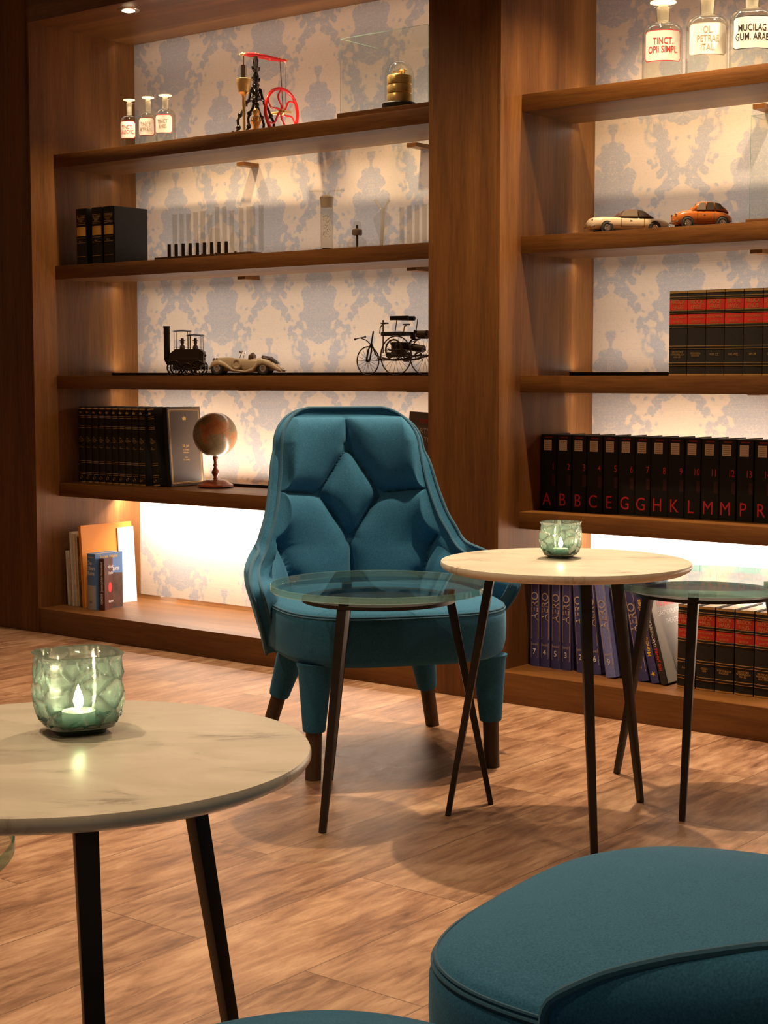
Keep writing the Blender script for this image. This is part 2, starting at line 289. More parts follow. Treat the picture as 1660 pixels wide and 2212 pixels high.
# ------------------------------------------------------------------ mesh builder
class MB:
    def __init__(s): s.v = []; s.f = []; s.sm = []
    def add(s, vs, fs, smooth=False, mtx=None):
        o = len(s.v)
        s.v += [tuple(mtx @ Vector(p)) if mtx is not None else tuple(p) for p in vs]
        s.f += [tuple(o + i for i in f) for f in fs]; s.sm += [smooth] * len(fs); return s
    def box(s, x0, x1, y0, y1, z0, z1, mtx=None):
        v = [(x, y, z) for z in (z0, z1) for y in (y0, y1) for x in (x0, x1)]
        f = [(0, 2, 3, 1), (4, 5, 7, 6), (0, 1, 5, 4), (1, 3, 7, 5), (3, 2, 6, 7), (2, 0, 4, 6)]
        return s.add(v, f, False, mtx)
    def frame(s, p0, p1):
        a = Vector(p0); b = Vector(p1); d = (b - a).normalized()
        up = Vector((0, 0, 1)) if abs(d.z) < .95 else Vector((1, 0, 0))
        x = up.cross(d).normalized(); y = d.cross(x); return a, b, x, y
    def cyl(s, p0, p1, r0, r1=None, n=20, caps=True, smooth=True):
        r1 = r0 if r1 is None else r1; a, b, x, y = s.frame(p0, p1); v = []
        for c, r in ((a, r0), (b, r1)):
            for k in range(n):
                t = 2 * PI * k / n; v.append(c + x * (r * math.cos(t)) + y * (r * math.sin(t)))
        s.add(v, [(k, (k + 1) % n, n + (k + 1) % n, n + k) for k in range(n)], smooth)
        if caps: s.add(v[:n], [tuple(range(n))[::-1]]); s.add(v[n:], [tuple(range(n))])
        return s
    def bar(s, p0, p1, w0, d0, w1=None, d1=None, side=None):
        """tapered rectangular bar; side = direction of the width"""
        w1 = w0 if w1 is None else w1; d1 = d0 if d1 is None else d1
        a = Vector(p0); b = Vector(p1); d = (b - a).normalized()
        x = Vector(side) if side else Vector((1, 0, 0)); y = d.cross(x).normalized(); x = y.cross(d).normalized(); v = []
        for c, w, e in ((a, w0, d0), (b, w1, d1)):
            for i, j in ((-1, -1), (1, -1), (1, 1), (-1, 1)): v.append(c + x * (i * w / 2) + y * (j * e / 2))
        return s.add(v, [(3, 2, 1, 0), (4, 5, 6, 7), (0, 1, 5, 4), (1, 2, 6, 5), (2, 3, 7, 6), (3, 0, 4, 7)])
    def lathe(s, prof, n=36, c=(0, 0, 0), smooth=True, sx=1., sy=1.):
        v = []; m = len(prof)
        for (r, z) in prof:
            for k in range(n):
                t = 2 * PI * k / n; v.append((c[0] + r * math.cos(t) * sx, c[1] + r * math.sin(t) * sy, c[2] + z))
        f = [(i * n + k, i * n + (k + 1) % n, (i + 1) * n + (k + 1) % n, (i + 1) * n + k) for i in range(m - 1) for k in range(n)]
        s.add(v, f, smooth); o = len(s.v) - len(v)
        if prof[0][0] > 1e-6: s.f.append(tuple(o + k for k in range(n))[::-1]); s.sm.append(False)
        if prof[-1][0] > 1e-6: s.f.append(tuple(o + (m - 1) * n + k for k in range(n))); s.sm.append(False)
        return s
    def sphere(s, c, r, n=16, m=10, sx=1, sy=1, sz=1):
        return s.lathe([(max(r * math.sin(PI * i / m), 1e-7), -r * math.cos(PI * i / m) * sz) for i in range(m + 1)], n, c, True, sx, sy)
    def tube(s, pts, r, n=10, closed=False, radii=None, caps=True):
        P = [Vector(p) for p in pts]; m = len(P); v = []; prev = None
        for i in range(m):
            if closed: d = P[(i + 1) % m] - P[i - 1]
            else: d = P[min(i + 1, m - 1)] - P[max(i - 1, 0)]
            d.normalize()
            if prev is None:
                up = Vector((0, 0, 1)) if abs(d.z) < .9 else Vector((1, 0, 0)); x = up.cross(d).normalized()
            else: x = (prev - d * prev.dot(d)).normalized()
            prev = x; y = d.cross(x); q = radii[i] if radii else r
            for k in range(n):
                t = 2 * PI * k / n; v.append(P[i] + x * (q * math.cos(t)) + y * (q * math.sin(t)))
        seg = m if closed else m - 1
        s.add(v, [(i * n + k, i * n + (k + 1) % n, ((i + 1) % m) * n + (k + 1) % n, ((i + 1) % m) * n + k) for i in range(seg) for k in range(n)], True)
        if not closed and caps:
            s.add(v[:n], [tuple(range(n))[::-1]]); s.add(v[-n:], [tuple(range(n))])
        return s
    def ring(s, c, R_, r, axis=(0, 1, 0), n=40, k=8, a0=0, a1=2 * PI):
        ax = Vector(axis).normalized(); up = Vector((0, 0, 1)) if abs(ax.z) < .9 else Vector((1, 0, 0))
        x = up.cross(ax).normalized(); y = ax.cross(x); c = Vector(c); full = abs(a1 - a0 - 2 * PI) < 1e-6
        pts = [c + x * (R_ * math.cos(a0 + (a1 - a0) * i / (n if full else n - 1))) + y * (R_ * math.sin(a0 + (a1 - a0) * i / (n if full else n - 1))) for i in range(n)]
        return s.tube(pts, r, k, full)
    def prism(s, poly, y0, y1, smooth=False):
        """polygon in x,z pushed from y0 to y1"""
        n = len(poly); v = [(x, y0, z) for x, z in poly] + [(x, y1, z) for x, z in poly]
        s.add(v, [tuple(range(n)), tuple(range(n, 2 * n))[::-1]]); s.add(v, [((k + 1) % n, k, n + k, n + (k + 1) % n) for k in range(n)], smooth); return s
    def grid(s, fn, nu, nv, smooth=True, flip=False):
        v = [fn(i / (nu - 1), j / (nv - 1)) for j in range(nv) for i in range(nu)]
        f = [(j * nu + i, j * nu + i + 1, (j + 1) * nu + i + 1, (j + 1) * nu + i) for j in range(nv - 1) for i in range(nu - 1)]
        if flip: f = [q[::-1] for q in f]
        return s.add(v, f, smooth)
    def mesh(s, name, material, bevel=0., fix=True, seg=2, sharp=40):
        me = bpy.data.meshes.new(name); me.from_pydata(s.v, [], s.f)
        me.polygons.foreach_set('use_smooth', s.sm)
        bm = bmesh.new(); bm.from_mesh(me)
        if fix:
            bmesh.ops.remove_doubles(bm, verts=bm.verts, dist=1e-6); bmesh.ops.recalc_face_normals(bm, faces=bm.faces)
        if bevel:
            ed = [e for e in bm.edges if len(e.link_faces) == 2 and e.calc_face_angle() > R(30)]
            bmesh.ops.bevel(bm, geom=ed, offset=bevel, segments=seg, profile=.6, affect='EDGES')
            for f in bm.faces: f.smooth = True
        bm.to_mesh(me); bm.free()
        me.set_sharp_from_angle(angle=R(sharp))
        me.materials.append(material); me.update(); return me
    def build(s, name, material, parent=None, loc=(0, 0, 0), **kw):
        return place(name, s.mesh(name, material, **kw), parent, loc)
def place(name, me, parent=None, loc=(0, 0, 0), rot=(0, 0, 0)):
    o = bpy.data.objects.new(name, me); C.objects.link(o); o.parent = parent; o.location = loc; o.rotation_euler = rot; return o
def tag(o, label=None, cat=None, group=None, kind=None):
    if label: o['label'] = label
    if cat: o['category'] = cat
    if group: o['group'] = group
    if kind: o['kind'] = kind
    return o
def empty(name, loc, rz=0, label=None, cat=None, group=None, kind=None):
    o = bpy.data.objects.new(name, None); C.objects.link(o); o.location = loc; o.rotation_euler = (0, 0, rz); o.empty_display_size = .05
    return tag(o, label, cat, group, kind)

_tc = {}
def text(s, size=1., sx=1., bold=0.):
    """flat letter shapes, centred; returns verts (x, y), faces"""
    key = (s, round(bold, 5))
    if key not in _tc:
        cu = bpy.data.curves.new('t', 'FONT'); cu.body = s; cu.align_x = 'CENTER'; cu.align_y = 'CENTER'; cu.size = 1.; cu.offset = bold; cu.resolution_u = 3; cu.space_line = .85
        o = bpy.data.objects.new('t', cu); C.objects.link(o)
        dg = bpy.context.evaluated_depsgraph_get(); me = bpy.data.meshes.new_from_object(o.evaluated_get(dg))
        _tc[key] = ([(p.co.x, p.co.y) for p in me.vertices], [tuple(p.vertices) for p in me.polygons])
        bpy.data.objects.remove(o); bpy.data.curves.remove(cu); bpy.data.meshes.remove(me)
    v, f = _tc[key]; return [(x * size * sx, y * size) for x, y in v], f
def put_text(mb, s, size, fn, sx=1., bold=.0, width=None):
    v, f = text(s, size, sx, bold)
    if width and v:
        w = max(p[0] for p in v) - min(p[0] for p in v)
        if w > 0: v = [(x * width / w, y) for x, y in v]
    mb.add([fn(x, y) for x, y in v], f)

# ------------------------------------------------------------------ the place
U = (.78301, -.62201); V = (.62201, .78301); O = (-1.3465, 6.2373)
RZ = math.atan2(U[1], U[0])
def W(s, t, z): return (O[0] + s * U[0] + t * V[0], O[1] + s * U[1] + t * V[1], z)
def item(name, s, t, z, rot, label, cat, group=None):
    return empty(name, W(s, t, z), RZ + R(rot), label, cat, group)
SH = [1.846, 1.421, .998, .578, .095]      # tops of the boards

fl = MB(); fl.box(-5, 6, -1.5, 9, -.1, 0); fo = fl.build('floor', floor_mat(math.atan2(V[1], V[0]))); tag(fo, kind='structure')
root = W(0, 0, 0)
def built(name, mb, m, kind='structure', **kw):
    o = mb.build(name, m, None, root, **kw); o.rotation_euler = (0, 0, RZ)
    return tag(o, kind=kind)
built('wall_back', MB().box(-1.2, 5.2, .541, .64, 0, 2.9), damask())
built('ceiling', MB().box(-3, 7.5, -7.5, .75, 2.9, 3.0), mat('plaster_ceiling', (.35, .25, .17), .9))

bc_l = empty('bookcase', root, RZ, 'left built-in walnut bookcase with five bays lit from behind', 'bookcase', 'built-in bookcases')
bc_r = empty('bookcase', root, RZ, 'right built-in walnut bookcase, cut off by the photo edge', 'bookcase', 'built-in bookcases')
D = .54
MB().box(-1.1, -.012, -.002, D, 0, 2.9).build('side_panel', M['wood_v'], bc_l, bevel=.002)
MB().box(-.012, 0, 0, D, 0, 2.9).build('side_panel', M['wood_v'], bc_l)
MB().box(0, 1.897, .004, D, 0, .095).build('base_board', M['wood_h'], bc_l, bevel=.0015)
MB().box(0, 1.897, 0, D, 2.326, 2.9).build('top_panel', M['wood_h'], bc_l, bevel=.0015)
pil = empty('wooden_pillar', root, RZ, 'broad dark walnut pillar between the two bookcases', 'pillar')
MB().box(1.897, 2.151, -.002, D, 0, 2.9).build('front_panel', M['wood_v'], pil, bevel=.002)
MB().box(2.151, 2.164, -.001, D, 0, 2.9).build('edge_panel', M['wood_v'], pil)
MB().box(2.164, 4.2, .004, D, 0, .095).build('base_board', M['wood_h'], bc_r, bevel=.0015)
MB().box(2.164, 4.2, 0, D, 2.46, 2.9).build('top_panel', M['wood_h'], bc_r, bevel=.0015)
MB().box(4.2, 4.5, 0, D, 0, 2.9).build('side_panel', M['wood_v'], bc_r)
for bc, s0, s1, brs in ((bc_l, 0, 1.897, (.642, 1.456)), (bc_r, 2.164, 4.2, (2.754, 3.6))):
    for k, z in enumerate(SH[:4]):
        MB().box(s0, s1, .113, .411, z - .052, z).build('shelf', M['wood_h'], bc, bevel=.0012)
        MB().box(s0, s1, .398, .410, z, z + .011).build('shelf_rail', M['darkmetal'], bc)
        for b in brs: MB().box(b, b + .040, .46, .5405, z - .059, z - .045).build('bracket', M['wood_h'], bc)
    MB().box(s0, s1, .452, .466, .095, .112).build('shelf_rail', M['chrome'], bc)

# ------------------------------------------------------------------ armchair
def lerp_tab(tab, z):
    if z <= tab[0][0]: return tab[0][1]
    for (a, p), (b, q) in zip(tab, tab[1:]):
        if z <= b:
            k = (z - a) / (b - a); return p + (q - p) * k
    return tab[-1][1]
def smooth_tab(tab, z, h=.015):
    return sum(lerp_tab(tab, z + h * k) for k in (-1.5, -1.2, -.9, -.6, -.3, 0, .3, .6, .9, 1.2, 1.5)) / 11
TW = [(.27, .262), (.33, .285), (.40, .314), (.470, .340), (.497, .322), (.530, .272), (.60, .237), (.66, .220), (.72, .208), (.80, .197), (.93, .189)]
TE = [(.27, .04), (.33, -.03), (.40, -.100), (.44, -.128), (.466, -.130), (.484, -.085), (.497, .0), (.510, .08), (.53, .130), (.60, .172), (.70, .215), (.80, .245), (.93, .275)]
TB = [(.27, .225), (.40, .250), (.55, .272), (.70, .290), (.80, .302), (.93, .320)]
ZT = .908; RC = .095
def shell_pt(u, z):
    w = smooth_tab(TW, z, .014); ye = smooth_tab(TE, z); yb = smooth_tab(TB, z, .02)
    full = w
    if z > ZT - RC: w = w - RC + math.sqrt(max(RC * RC - (z - (ZT - RC)) ** 2, 0))
    th = u * math.asin(min(1, (w / full) ** (1 / .92)))
    x = full * math.copysign(abs(math.sin(th)) ** .92, th)
    m_ = min(1, max(0, (.80 - z) / .28)); m_ = m_ * m_ * (3 - 2 * m_); c = (1 - max(math.cos(th), 0) ** .8) * m_ + abs(math.sin(th)) ** 2.8 * (1 - m_)
    z2 = z - .010 * math.exp(-((z - .528) / .024) ** 2) * abs(u) ** 8
    return Vector((x, yb - (yb - ye) * c, z2))
def shell_n(u, z):
    e = 1e-3; u2 = min(max(u, -.985), .985); z2 = min(z, ZT - .01)
    a = shell_pt(u2 + e, z2) - shell_pt(u2 - e, z2); b = shell_pt(u2 * .999, z2 + e) - shell_pt(u2 * .999, z2 - e)
    n = a.cross(b)
    return (n.normalized() if n.length > 1e-9 else Vector((0, -1, 0)))       # points to the sitter (-y)
def zrow(v): # more rows near the rounded top
    return .275 + (ZT - .275) * (1 - (1 - v) ** 1.35)
SEAMS = [((0, .92), (0, .798)), ((0, .798), (-.092, .670)), ((0, .798), (.092, .670)), ((-.092, .670), (-.25, .688)), ((.092, .670), (.25, .688)),
         ((-.092, .670), (.0, .545)), ((.092, .670), (.0, .545)), ((0, .545), (0, .25)),
         ((-.245, .56), (-.195, .44)), ((.245, .56), (.195, .44)), ((-.195, .44), (-.19, .25)), ((.195, .44), (.19, .25))]
def seg_d(px, pz, s):
    (ax, az), (bx, bz) = s; dx, dz = bx - ax, bz - az
    k = min(max(((px - ax) * dx + (pz - az) * dz) / (dx * dx + dz * dz), 0), 1)
    return math.hypot(px - ax - k * dx, pz - az - k * dz)
def chair_parts():
    parts = []
    NU, NV = 61, 171; TH = .026
    mb = MB(); inner = []; outer = []
    for j in range(NV):
        z = zrow(j / (NV - 1))
        for i in range(NU):
            u = -1 + 2 * i / (NU - 1); p = shell_pt(u, z); n = shell_n(u, z)
            inner.append(p); outer.append(p - n * TH)
    o = len(inner); f = []
    for j in range(NV - 1):
        for i in range(NU - 1):
            a = j * NU + i; f.append((a, a + 1, a + NU + 1, a + NU)); f.append((o + a + NU, o + a + NU + 1, o + a + 1, o + a))
        a = j * NU; f.append((a + NU, a, o + a, o + a + NU) [::-1]); a = j * NU + NU - 1; f.append((a, a + NU, o + a + NU, o + a)[::-1])
    for i in range(NU - 1):
        f.append((i + 1, i, o + i, o + i + 1)); a = (NV - 1) * NU + i; f.append((a, a + 1, o + a + 1, o + a))
    mb.add(inner + outer, f, True); parts.append(('shell', mb.mesh('shell', M['fabric'], sharp=55), None))
    # rim piping: along inner and outer edge
    rim = [(-1, zrow(j / 170)) for j in range(170)] + [(-1 + 2 * i / 16, ZT) for i in range(17)] + [(1, zrow(j / 170)) for j in range(169, -1, -1)]
    pi_ = MB(); po = []; pq = []
    for u, z in rim:
        p = shell_pt(u, min(z, ZT - .0005)); n = shell_n(u, z)
        po.append(p + n * .001); pq.append(p - n * TH)
    pi_.tube(po, .0048, 8); pi_.tube(pq, .0048, 8); parts.append(('shell_piping', pi_.mesh('shell_piping', M['piping']), None))
    # tufted cushion of the back
    mb = MB(); NU, NV = 121, 150; v = []
    for j in range(NV):
        z = .36 + (ZT - .018 - .36) * (1 - (1 - j / (NV - 1)) ** 1.25)
        for i in range(NU):
            u = -1 + 2 * i / (NU - 1)
            p = shell_pt(u, z); n = shell_n(u, z)
            edge_z = ZT - .018 - z
            wz = smooth_tab(TW, z)
            # distance (metres) to the rim measured along the surface, roughly
            arc = (1 - abs(u)) * (wz + (smooth_tab(TB, z) - smooth_tab(TE, z))) * 1.05
            de = min(arc, edge_z * 1.1, .2) - .004
            K = 120.
            dd = [seg_d(p.x, z, s) for s in SEAMS] + [max(de, 0)]
            dm = max(0, -math.log(sum(math.exp(-K * q) for q in dd)) / K + .0)
            puff = .043 * (1 - math.exp(-dm / .026)) ** .72
            side = min(1, max(de - .002, -.004) / .008)
            v.append(p + n * (.002 + puff * max(side, 0) + .004 * side))
    mb.add(v, [(j * NU + i, j * NU + i + 1, (j + 1) * NU + i + 1, (j + 1) * NU + i) for j in range(NV - 1) for i in range(NU - 1)], True)
    parts.append(('back_cushion', mb.mesh('back_cushion', M['fabric'], fix=False, sharp=80), None))
    # seat
    def plan(t, k):
        c, s_ = math.cos(t), math.sin(t)
        if s_ < 0: x = abs(c) ** (2 / 3.3); y = -abs(s_) ** (2 / 3.3) * .335
        else: x = abs(c) ** (2 / 5); y = abs(s_) ** (2 / 5) * .20
        return math.copysign(x, c) * .300 * k, -.03 + y * k
    prof = [(.0, .284), (.80, .284), (.93, .288), (.975, .300), (.995, .325), (1., .36), (.998, .395), (.985, .411), (.955, .421), (.90, .428), (.75, .439), (.5, .447), (.25, .450), (.0, .451)]
    n = 96; v = []; dense = []
    for a, b in zip(prof, prof[1:]):
        dense += [(a[0] + (b[0] - a[0]) * k / 3, a[1] + (b[1] - a[1]) * k / 3) for k in range(3)]
    dense.append(prof[-1])
    for k, z in dense:
        for i in range(n):
            x, y = plan(2 * PI * i / n, max(k, .001)); v.append((x, y, z))
    mb = MB(); m = len(dense)
    mb.add(v, [(j * n + i, j * n + (i + 1) % n, (j + 1) * n + (i + 1) % n, (j + 1) * n + i) for j in range(m - 1) for i in range(n)], True)
    parts.append(('seat', mb.mesh('seat', M['fabric'], sharp=70), None))
    mb = MB()
    for z, kk in ((.4085, .989), (.4135, .981)):
        mb.tube([(*plan(2 * PI * i / 120, kk), z) for i in range(120)], .0022, 6, True)
    parts.append(('seat_piping', mb.mesh('seat_piping', M['piping']), None))
    legs = []
    for sx, sy, tx, ty in ((-1, -1, .0, .0), (1, -1, .0, .0), (-1, 1, .055, .06), (1, 1, .015, .06)):
        x0, y0 = sx * .228 if sy < 0 else sx * .175, -.25 if sy < 0 else .17
        x1, y1 = (sx * .236, -.257) if sy < 0 else (sx * .243, .255)
        def at(k): return (x0 + (x1 - x0) * k, y0 + (y1 - y0) * k, .29 * (1 - k))
        mb = MB(); seq = [(0, .048), (.05, .043), (.3, .036), (.5, .0305), (.57, .0285), (.585, .027), (.59, .02)]
        mb.tube([at(a) for a, _ in seq], 0, 20, False, [b for _, b in seq])
        lw = MB(); lw.cyl(at(.575), at(1.0), .0205, .0195, 24)
        legs.append((mb.mesh('leg', M['fabric']), lw.mesh('leg_foot', M['legwood'])))
    return parts, legs
CP, CL = chair_parts()
def chair(loc, rz, label, only=None):
    r = empty('armchair', loc, R(rz), label, 'armchair', 'teal wool armchairs')
    for nme, me, _ in CP: place(nme, me, r)
    for a, b in CL:
        g = place('leg', a, r); tag(place('foot', b, g), 'dark stained wooden foot')
    return r

# ------------------------------------------------------------------ tables
def table_legs(r, H, az, rt=.165, rf=.262, top_gap=0.):
    for a in az:
        c, s_ = math.cos(R(a)), math.sin(R(a))
        mb = MB(); mb.bar((rt * c, rt * s_, H), (rf * c, rf * s_, 0.0), .024, .020, .014, .012, side=(-s_, c, 0))
        mb.build('leg', M['leg_metal'], r, bevel=.001)
def marble_table(x, y, az, label):
    r = empty('side_table', (x, y, 0), 0, label, 'side table', 'round marble side tables'); Rr = .277
    mb = MB(); mb.lathe([(0, .570), (Rr - .014, .570), (Rr - .004, .575), (Rr, .581), (Rr, .586), (Rr - .0015, .5895), (Rr - .004, .590), (0, .590)], 128)
    tag(mb.build('tabletop', M['marble'], r, sharp=35), 'pale veined marble top')
    mb = MB(); mb.lathe([(.150, .560), (.180, .560), (.180, .570), (.150, .570), (.150, .560)], 72); mb.build('support_ring', M['leg_metal'], r)
    table_legs(r, .565, az); return r
def glass_table(x, y, az, label):
    r = empty('glass_side_table', (x, y, 0), 0, label, 'side table', 'round glass side tables'); Rr = .25
    z0, z1 = .506, .522; e = .002
    mb = MB(); mb.lathe([(0, z1), (Rr - e, z1)], 128); mb.f = [q for q in mb.f if len(q) < 20]; mb.sm = mb.sm[:len(mb.f)]
    mb.lathe([(0, z0), (Rr - e, z0)], 128)
    mb.f = [q for q in mb.f if len(q) < 20]; mb.sm = [True] * len(mb.f)
    t = mb.build('tabletop', M['glass_top'], r, fix=True); tag(t, 'clear glass top')
    mb = MB(); mb.lathe([(Rr - e, z0), (Rr, z0 + e), (Rr, z1 - e), (Rr - e, z1)], 160); mb.f = [q for q in mb.f if len(q) < 20]; mb.sm = [True] * len(mb.f)
    mb.build('glass_edge', M['glass_edge'], t, sharp=30)
    mb = MB(); mb.lathe([(.150, .482), (.178, .482), (.178, .490), (.150, .490), (.150, .482)], 96); mb.build('support_ring', M['leg_metal'], r, sharp=30)
    for a in az:
        c, s_ = math.cos(R(a)), math.sin(R(a))
        MB().cyl((.164 * c, .164 * s_, .490), (.164 * c, .164 * s_, .5055), .0125, n=24).build('rubber_pad', M['blackgloss'], r)
    table_legs(r, .484, az); return r

# ------------------------------------------------------------------ candle glass
def candle(x, y, z, rz, sc, label):
    r = empty('tealight_holder', (x, y, z), R(rz), label, 'candle holder', 'green faceted glass candle holders'); r.scale = (sc,) * 3
    rnd = random.Random(5)
    cells = []
    while len(cells) < 52:
        a = rnd.random() * 2 * PI; zz = .004 + rnd.random() * .086
        if all(math.hypot(((a - b + PI) % (2 * PI) - PI) * .048, zz - c) > .0135 for b, c in cells): cells.append((a, zz))
        elif rnd.random() < .02: cells.append((a, zz))
    H = .092
    def prof(k): # k 0..1 height -> radius
        return [(0, .030), (.05, .031), (.07, .036), (.16, .046), (.35, .0515), (.6, .0525), (.85, .0505), (1, .0485)]
    def rad(a, zz):
        k = zz / H; b = lerp_tab(prof(k), k)
        c, s_ = abs(math.cos(a)), abs(math.sin(a)); sq = (c ** 4.2 + s_ ** 4.2) ** (-1 / 4.2)
        return b * (1 + (sq - 1) * .72) * .97
    def facet(a, zz):
        d = sorted(math.hypot(((a - b + PI) % (2 * PI) - PI) * .05, zz - c) for b, c in cells)[:2]
        return min(1, (d[1] - d[0]) / .013)
    n, m = 200, 56; v = []
    rows = [i / m * H for i in range(m + 1)]
    for zz in rows:
        for i in range(n):
            a = 2 * PI * i / n; q = facet(a, zz); q = math.sin(q * PI / 2)
            cut = .0040 * q * (0 if zz < .010 else min(1, (H - .003 - zz) / .004) if zz > H - .007 else 1)
            rr = rad(a, zz) - cut; v.append((rr * math.cos(a), rr * math.sin(a), zz))
    for zz in reversed(rows[5:]):
        for i in range(n):
            a = 2 * PI * i / n; rr = rad(a, max(zz, .016)) - .0065; v.append((rr * math.cos(a), rr * math.sin(a), zz))
    L_ = len(v) // n; mb = MB()
    mb.add(v, [(j * n + i, j * n + (i + 1) % n, (j + 1) * n + (i + 1) % n, (j + 1) * n + i) for j in range(L_ - 1) for i in range(n)], True)
    mb.f.append(tuple(range(n))[::-1]); mb.sm.append(False); mb.f.append(tuple(range((L_ - 1) * n, L_ * n))); mb.sm.append(False)
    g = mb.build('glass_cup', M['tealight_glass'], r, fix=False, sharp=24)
    at = g.data.attributes.new('cut', 'FLOAT', 'POINT'); no = len(rows) * n
    for i, p in enumerate(g.data.vertices):
        if i < no:
            q = facet(2 * PI * (i % n) / n, p.co.z); at.data[i].value = min(1, max(0, (q - .12) / .35))
        else: at.data[i].value = .15
    c = MB(); c.lathe([(0, .0085), (.0185, .0085), (.019, .024), (.0175, .0235), (0, .0225)], 40); cd = c.build('tealight_candle', M['wax'], r)
    f = MB(); f.lathe([(0, .0225), (.001, .0226), (.001, .025), (.0045, .029), (.0062, .035), (.0046, .043), (.0018, .050), (0, .055)], 16); f.build('flame', M['flame'], cd)
    l = bpy.data.lights.new('candle_light', 'POINT'); l.energy = .20 * sc; l.color = (1, .66, .34); l.shadow_soft_size = .006
    lo = bpy.data.objects.new('candle_light', l); C.objects.link(lo); lo.location = (0, 0, .052); lo.parent = r
    return r

chair((-.022, 4.25, 0), 16.4, 'teal high-backed armchair facing the glass table in front of the bookcase')
chair((.436, 1.592, 0), 237.5, 'teal armchair in the right foreground, its wide seat cut by the photo edge')
r = empty('footstool', (-.100, 1.066, 0), R(135), 'teal wool footstool at the bottom photo edge, only a rounded corner of its seat showing', 'footstool')
for nme, me, _ in CP:
    if nme.startswith('seat'): place(nme, me, r)
for a, b in CL: tag(place('foot', b, place('leg', a, r)), 'dark stained wooden foot')
marble_table(.402, 3.555, (168, -82, 40), 'round marble table on black legs, far one, with a candle glass, beside the armchair')
marble_table(-.357, 1.745, (-70, 40, 165), 'large near round marble table at the left edge with a glowing candle glass')
glass_table(-.012, 3.70, (-118, 2, 118), 'round glass table in front of the far teal armchair')
glass_table(.765, 3.807, (133, -111, 14), 'round glass table at the right edge before the row of encyclopedias')
glass_table(-.63, 1.60, (-60, 60, 180), 'round glass table at the left edge, low beneath the near marble table')
candle(-.353, 1.84, .590, 27, 1.0, 'green faceted candle glass on the near marble table at left')
candle(.398, 3.62, .590, 60, .88, 'green faceted candle glass on the far marble table at right')

# ------------------------------------------------------------------ books
_bm = {}
def book_meshes(w, d, h, b, cover):
    key = (w, d, h, b, cover)
    if key in _bm: return _bm[key]
    B = .0028; mb = MB()
    mb.box(0, B, .0, d, 0, h); mb.box(w - B, w, .0, d, 0, h)
    n = 8; out = [(w * i / n, -b * (1 - (2 * i / n - 1) ** 2)) for i in range(n + 1)]; inn = [(x, y + B) for x, y in out]
    poly = out + inn[::-1]; m = len(poly)
    v = [(x, y, 0) for x, y in poly] + [(x, y, h) for x, y in poly]; f = []
    for i in range(n):
        f += [(i, i + 1, m + i + 1, m + i), (m - 1 - i, m - 1 - i - m + m, m + m - 1 - i, 0)][:1]
        j = m - 1 - i; f += [(j, j - 1, m + j - 1, m + j), (i, m - 1 - i, m - 2 - i, i + 1), (m + i, m + i + 1, m + m - 2 - i, m + m - 1 - i)]
    f += [(0, m, m + m - 1, m - 1), (n, n + 1, m + n + 1, m + n)]
    mb.add(v, f, False)
    cv = mb.mesh('cover', M[cover], sharp=25)
    pg = MB().box(B + .0002, w - B - .0002, B + .001, d - .004, .004, h - .004).mesh('pages', M['page'])
    _bm[key] = (cv, pg); return cv, pg
def book(name, s, t, z, dims, cover, label, group=None, lean=0, yaw=0, cat='book'):
    w, d, h, b = dims
    r = item(name, s, t, z, yaw, label, cat, group)
    if lean: # tips to the left about its lower left edge
        r.rotation_euler = (Matrix.Rotation(RZ + R(yaw), 3, 'Z') @ Matrix.Rotation(-R(lean), 3, 'Y')).to_euler()
    cv, pg = book_meshes(w, d, h, b, cover); place('cover', cv, r); place('pages', pg, r)
    r['w'] = w; return r
def spine(w, b, cx, cz, off=.0006):
    """flat (x, y) of a word to the curved spine; cx, cz = where its centre goes"""
    return lambda x, y: (cx + x, -b * (1 - (2 * (cx + x) / w - 1) ** 2) - off, cz + y)
def spine_up(w, b, cx, cz, off=.0006):
    return lambda x, y: (cx - y, -b * (1 - (2 * (cx - y) / w - 1) ** 2) - off, cz + x)
def band(mb, w, b, z0, z1, off=.0004, x0=0., x1=None, n=8):
    x1 = w if x1 is None else x1
    P = [(x0 + (x1 - x0) * i / n) for i in range(n + 1)]
    v = []
    for o in (off, 0.):
        for z in (z0, z1): v += [(x, -b * (1 - (2 * x / w - 1) ** 2) - o, z) for x in P]
    q = n + 1; f = []
    for i in range(n): f += [(i, i + 1, q + i + 1, q + i), (q + i, q + i + 1, 3 * q + i + 1, 3 * q + i), (i + 1, i, 2 * q + i, 2 * q + i + 1)]
    f += [(0, q, 3 * q, 2 * q), (n, 2 * q + n, 3 * q + n, q + n)]
    mb.add(v, f)
def outline(mb, fn, x0, x1, z0, z1, wd):
    for a, b_, c, d in ((x0, x1, z0, z0 + wd), (x0, x1, z1 - wd, z1), (x0, x0 + wd, z0, z1), (x1 - wd, x1, z0, z1)):
        v = [fn(a, c), fn(b_, c), fn(b_, d), fn(a, d)]; mb.add(v, [(0, 1, 2, 3)])

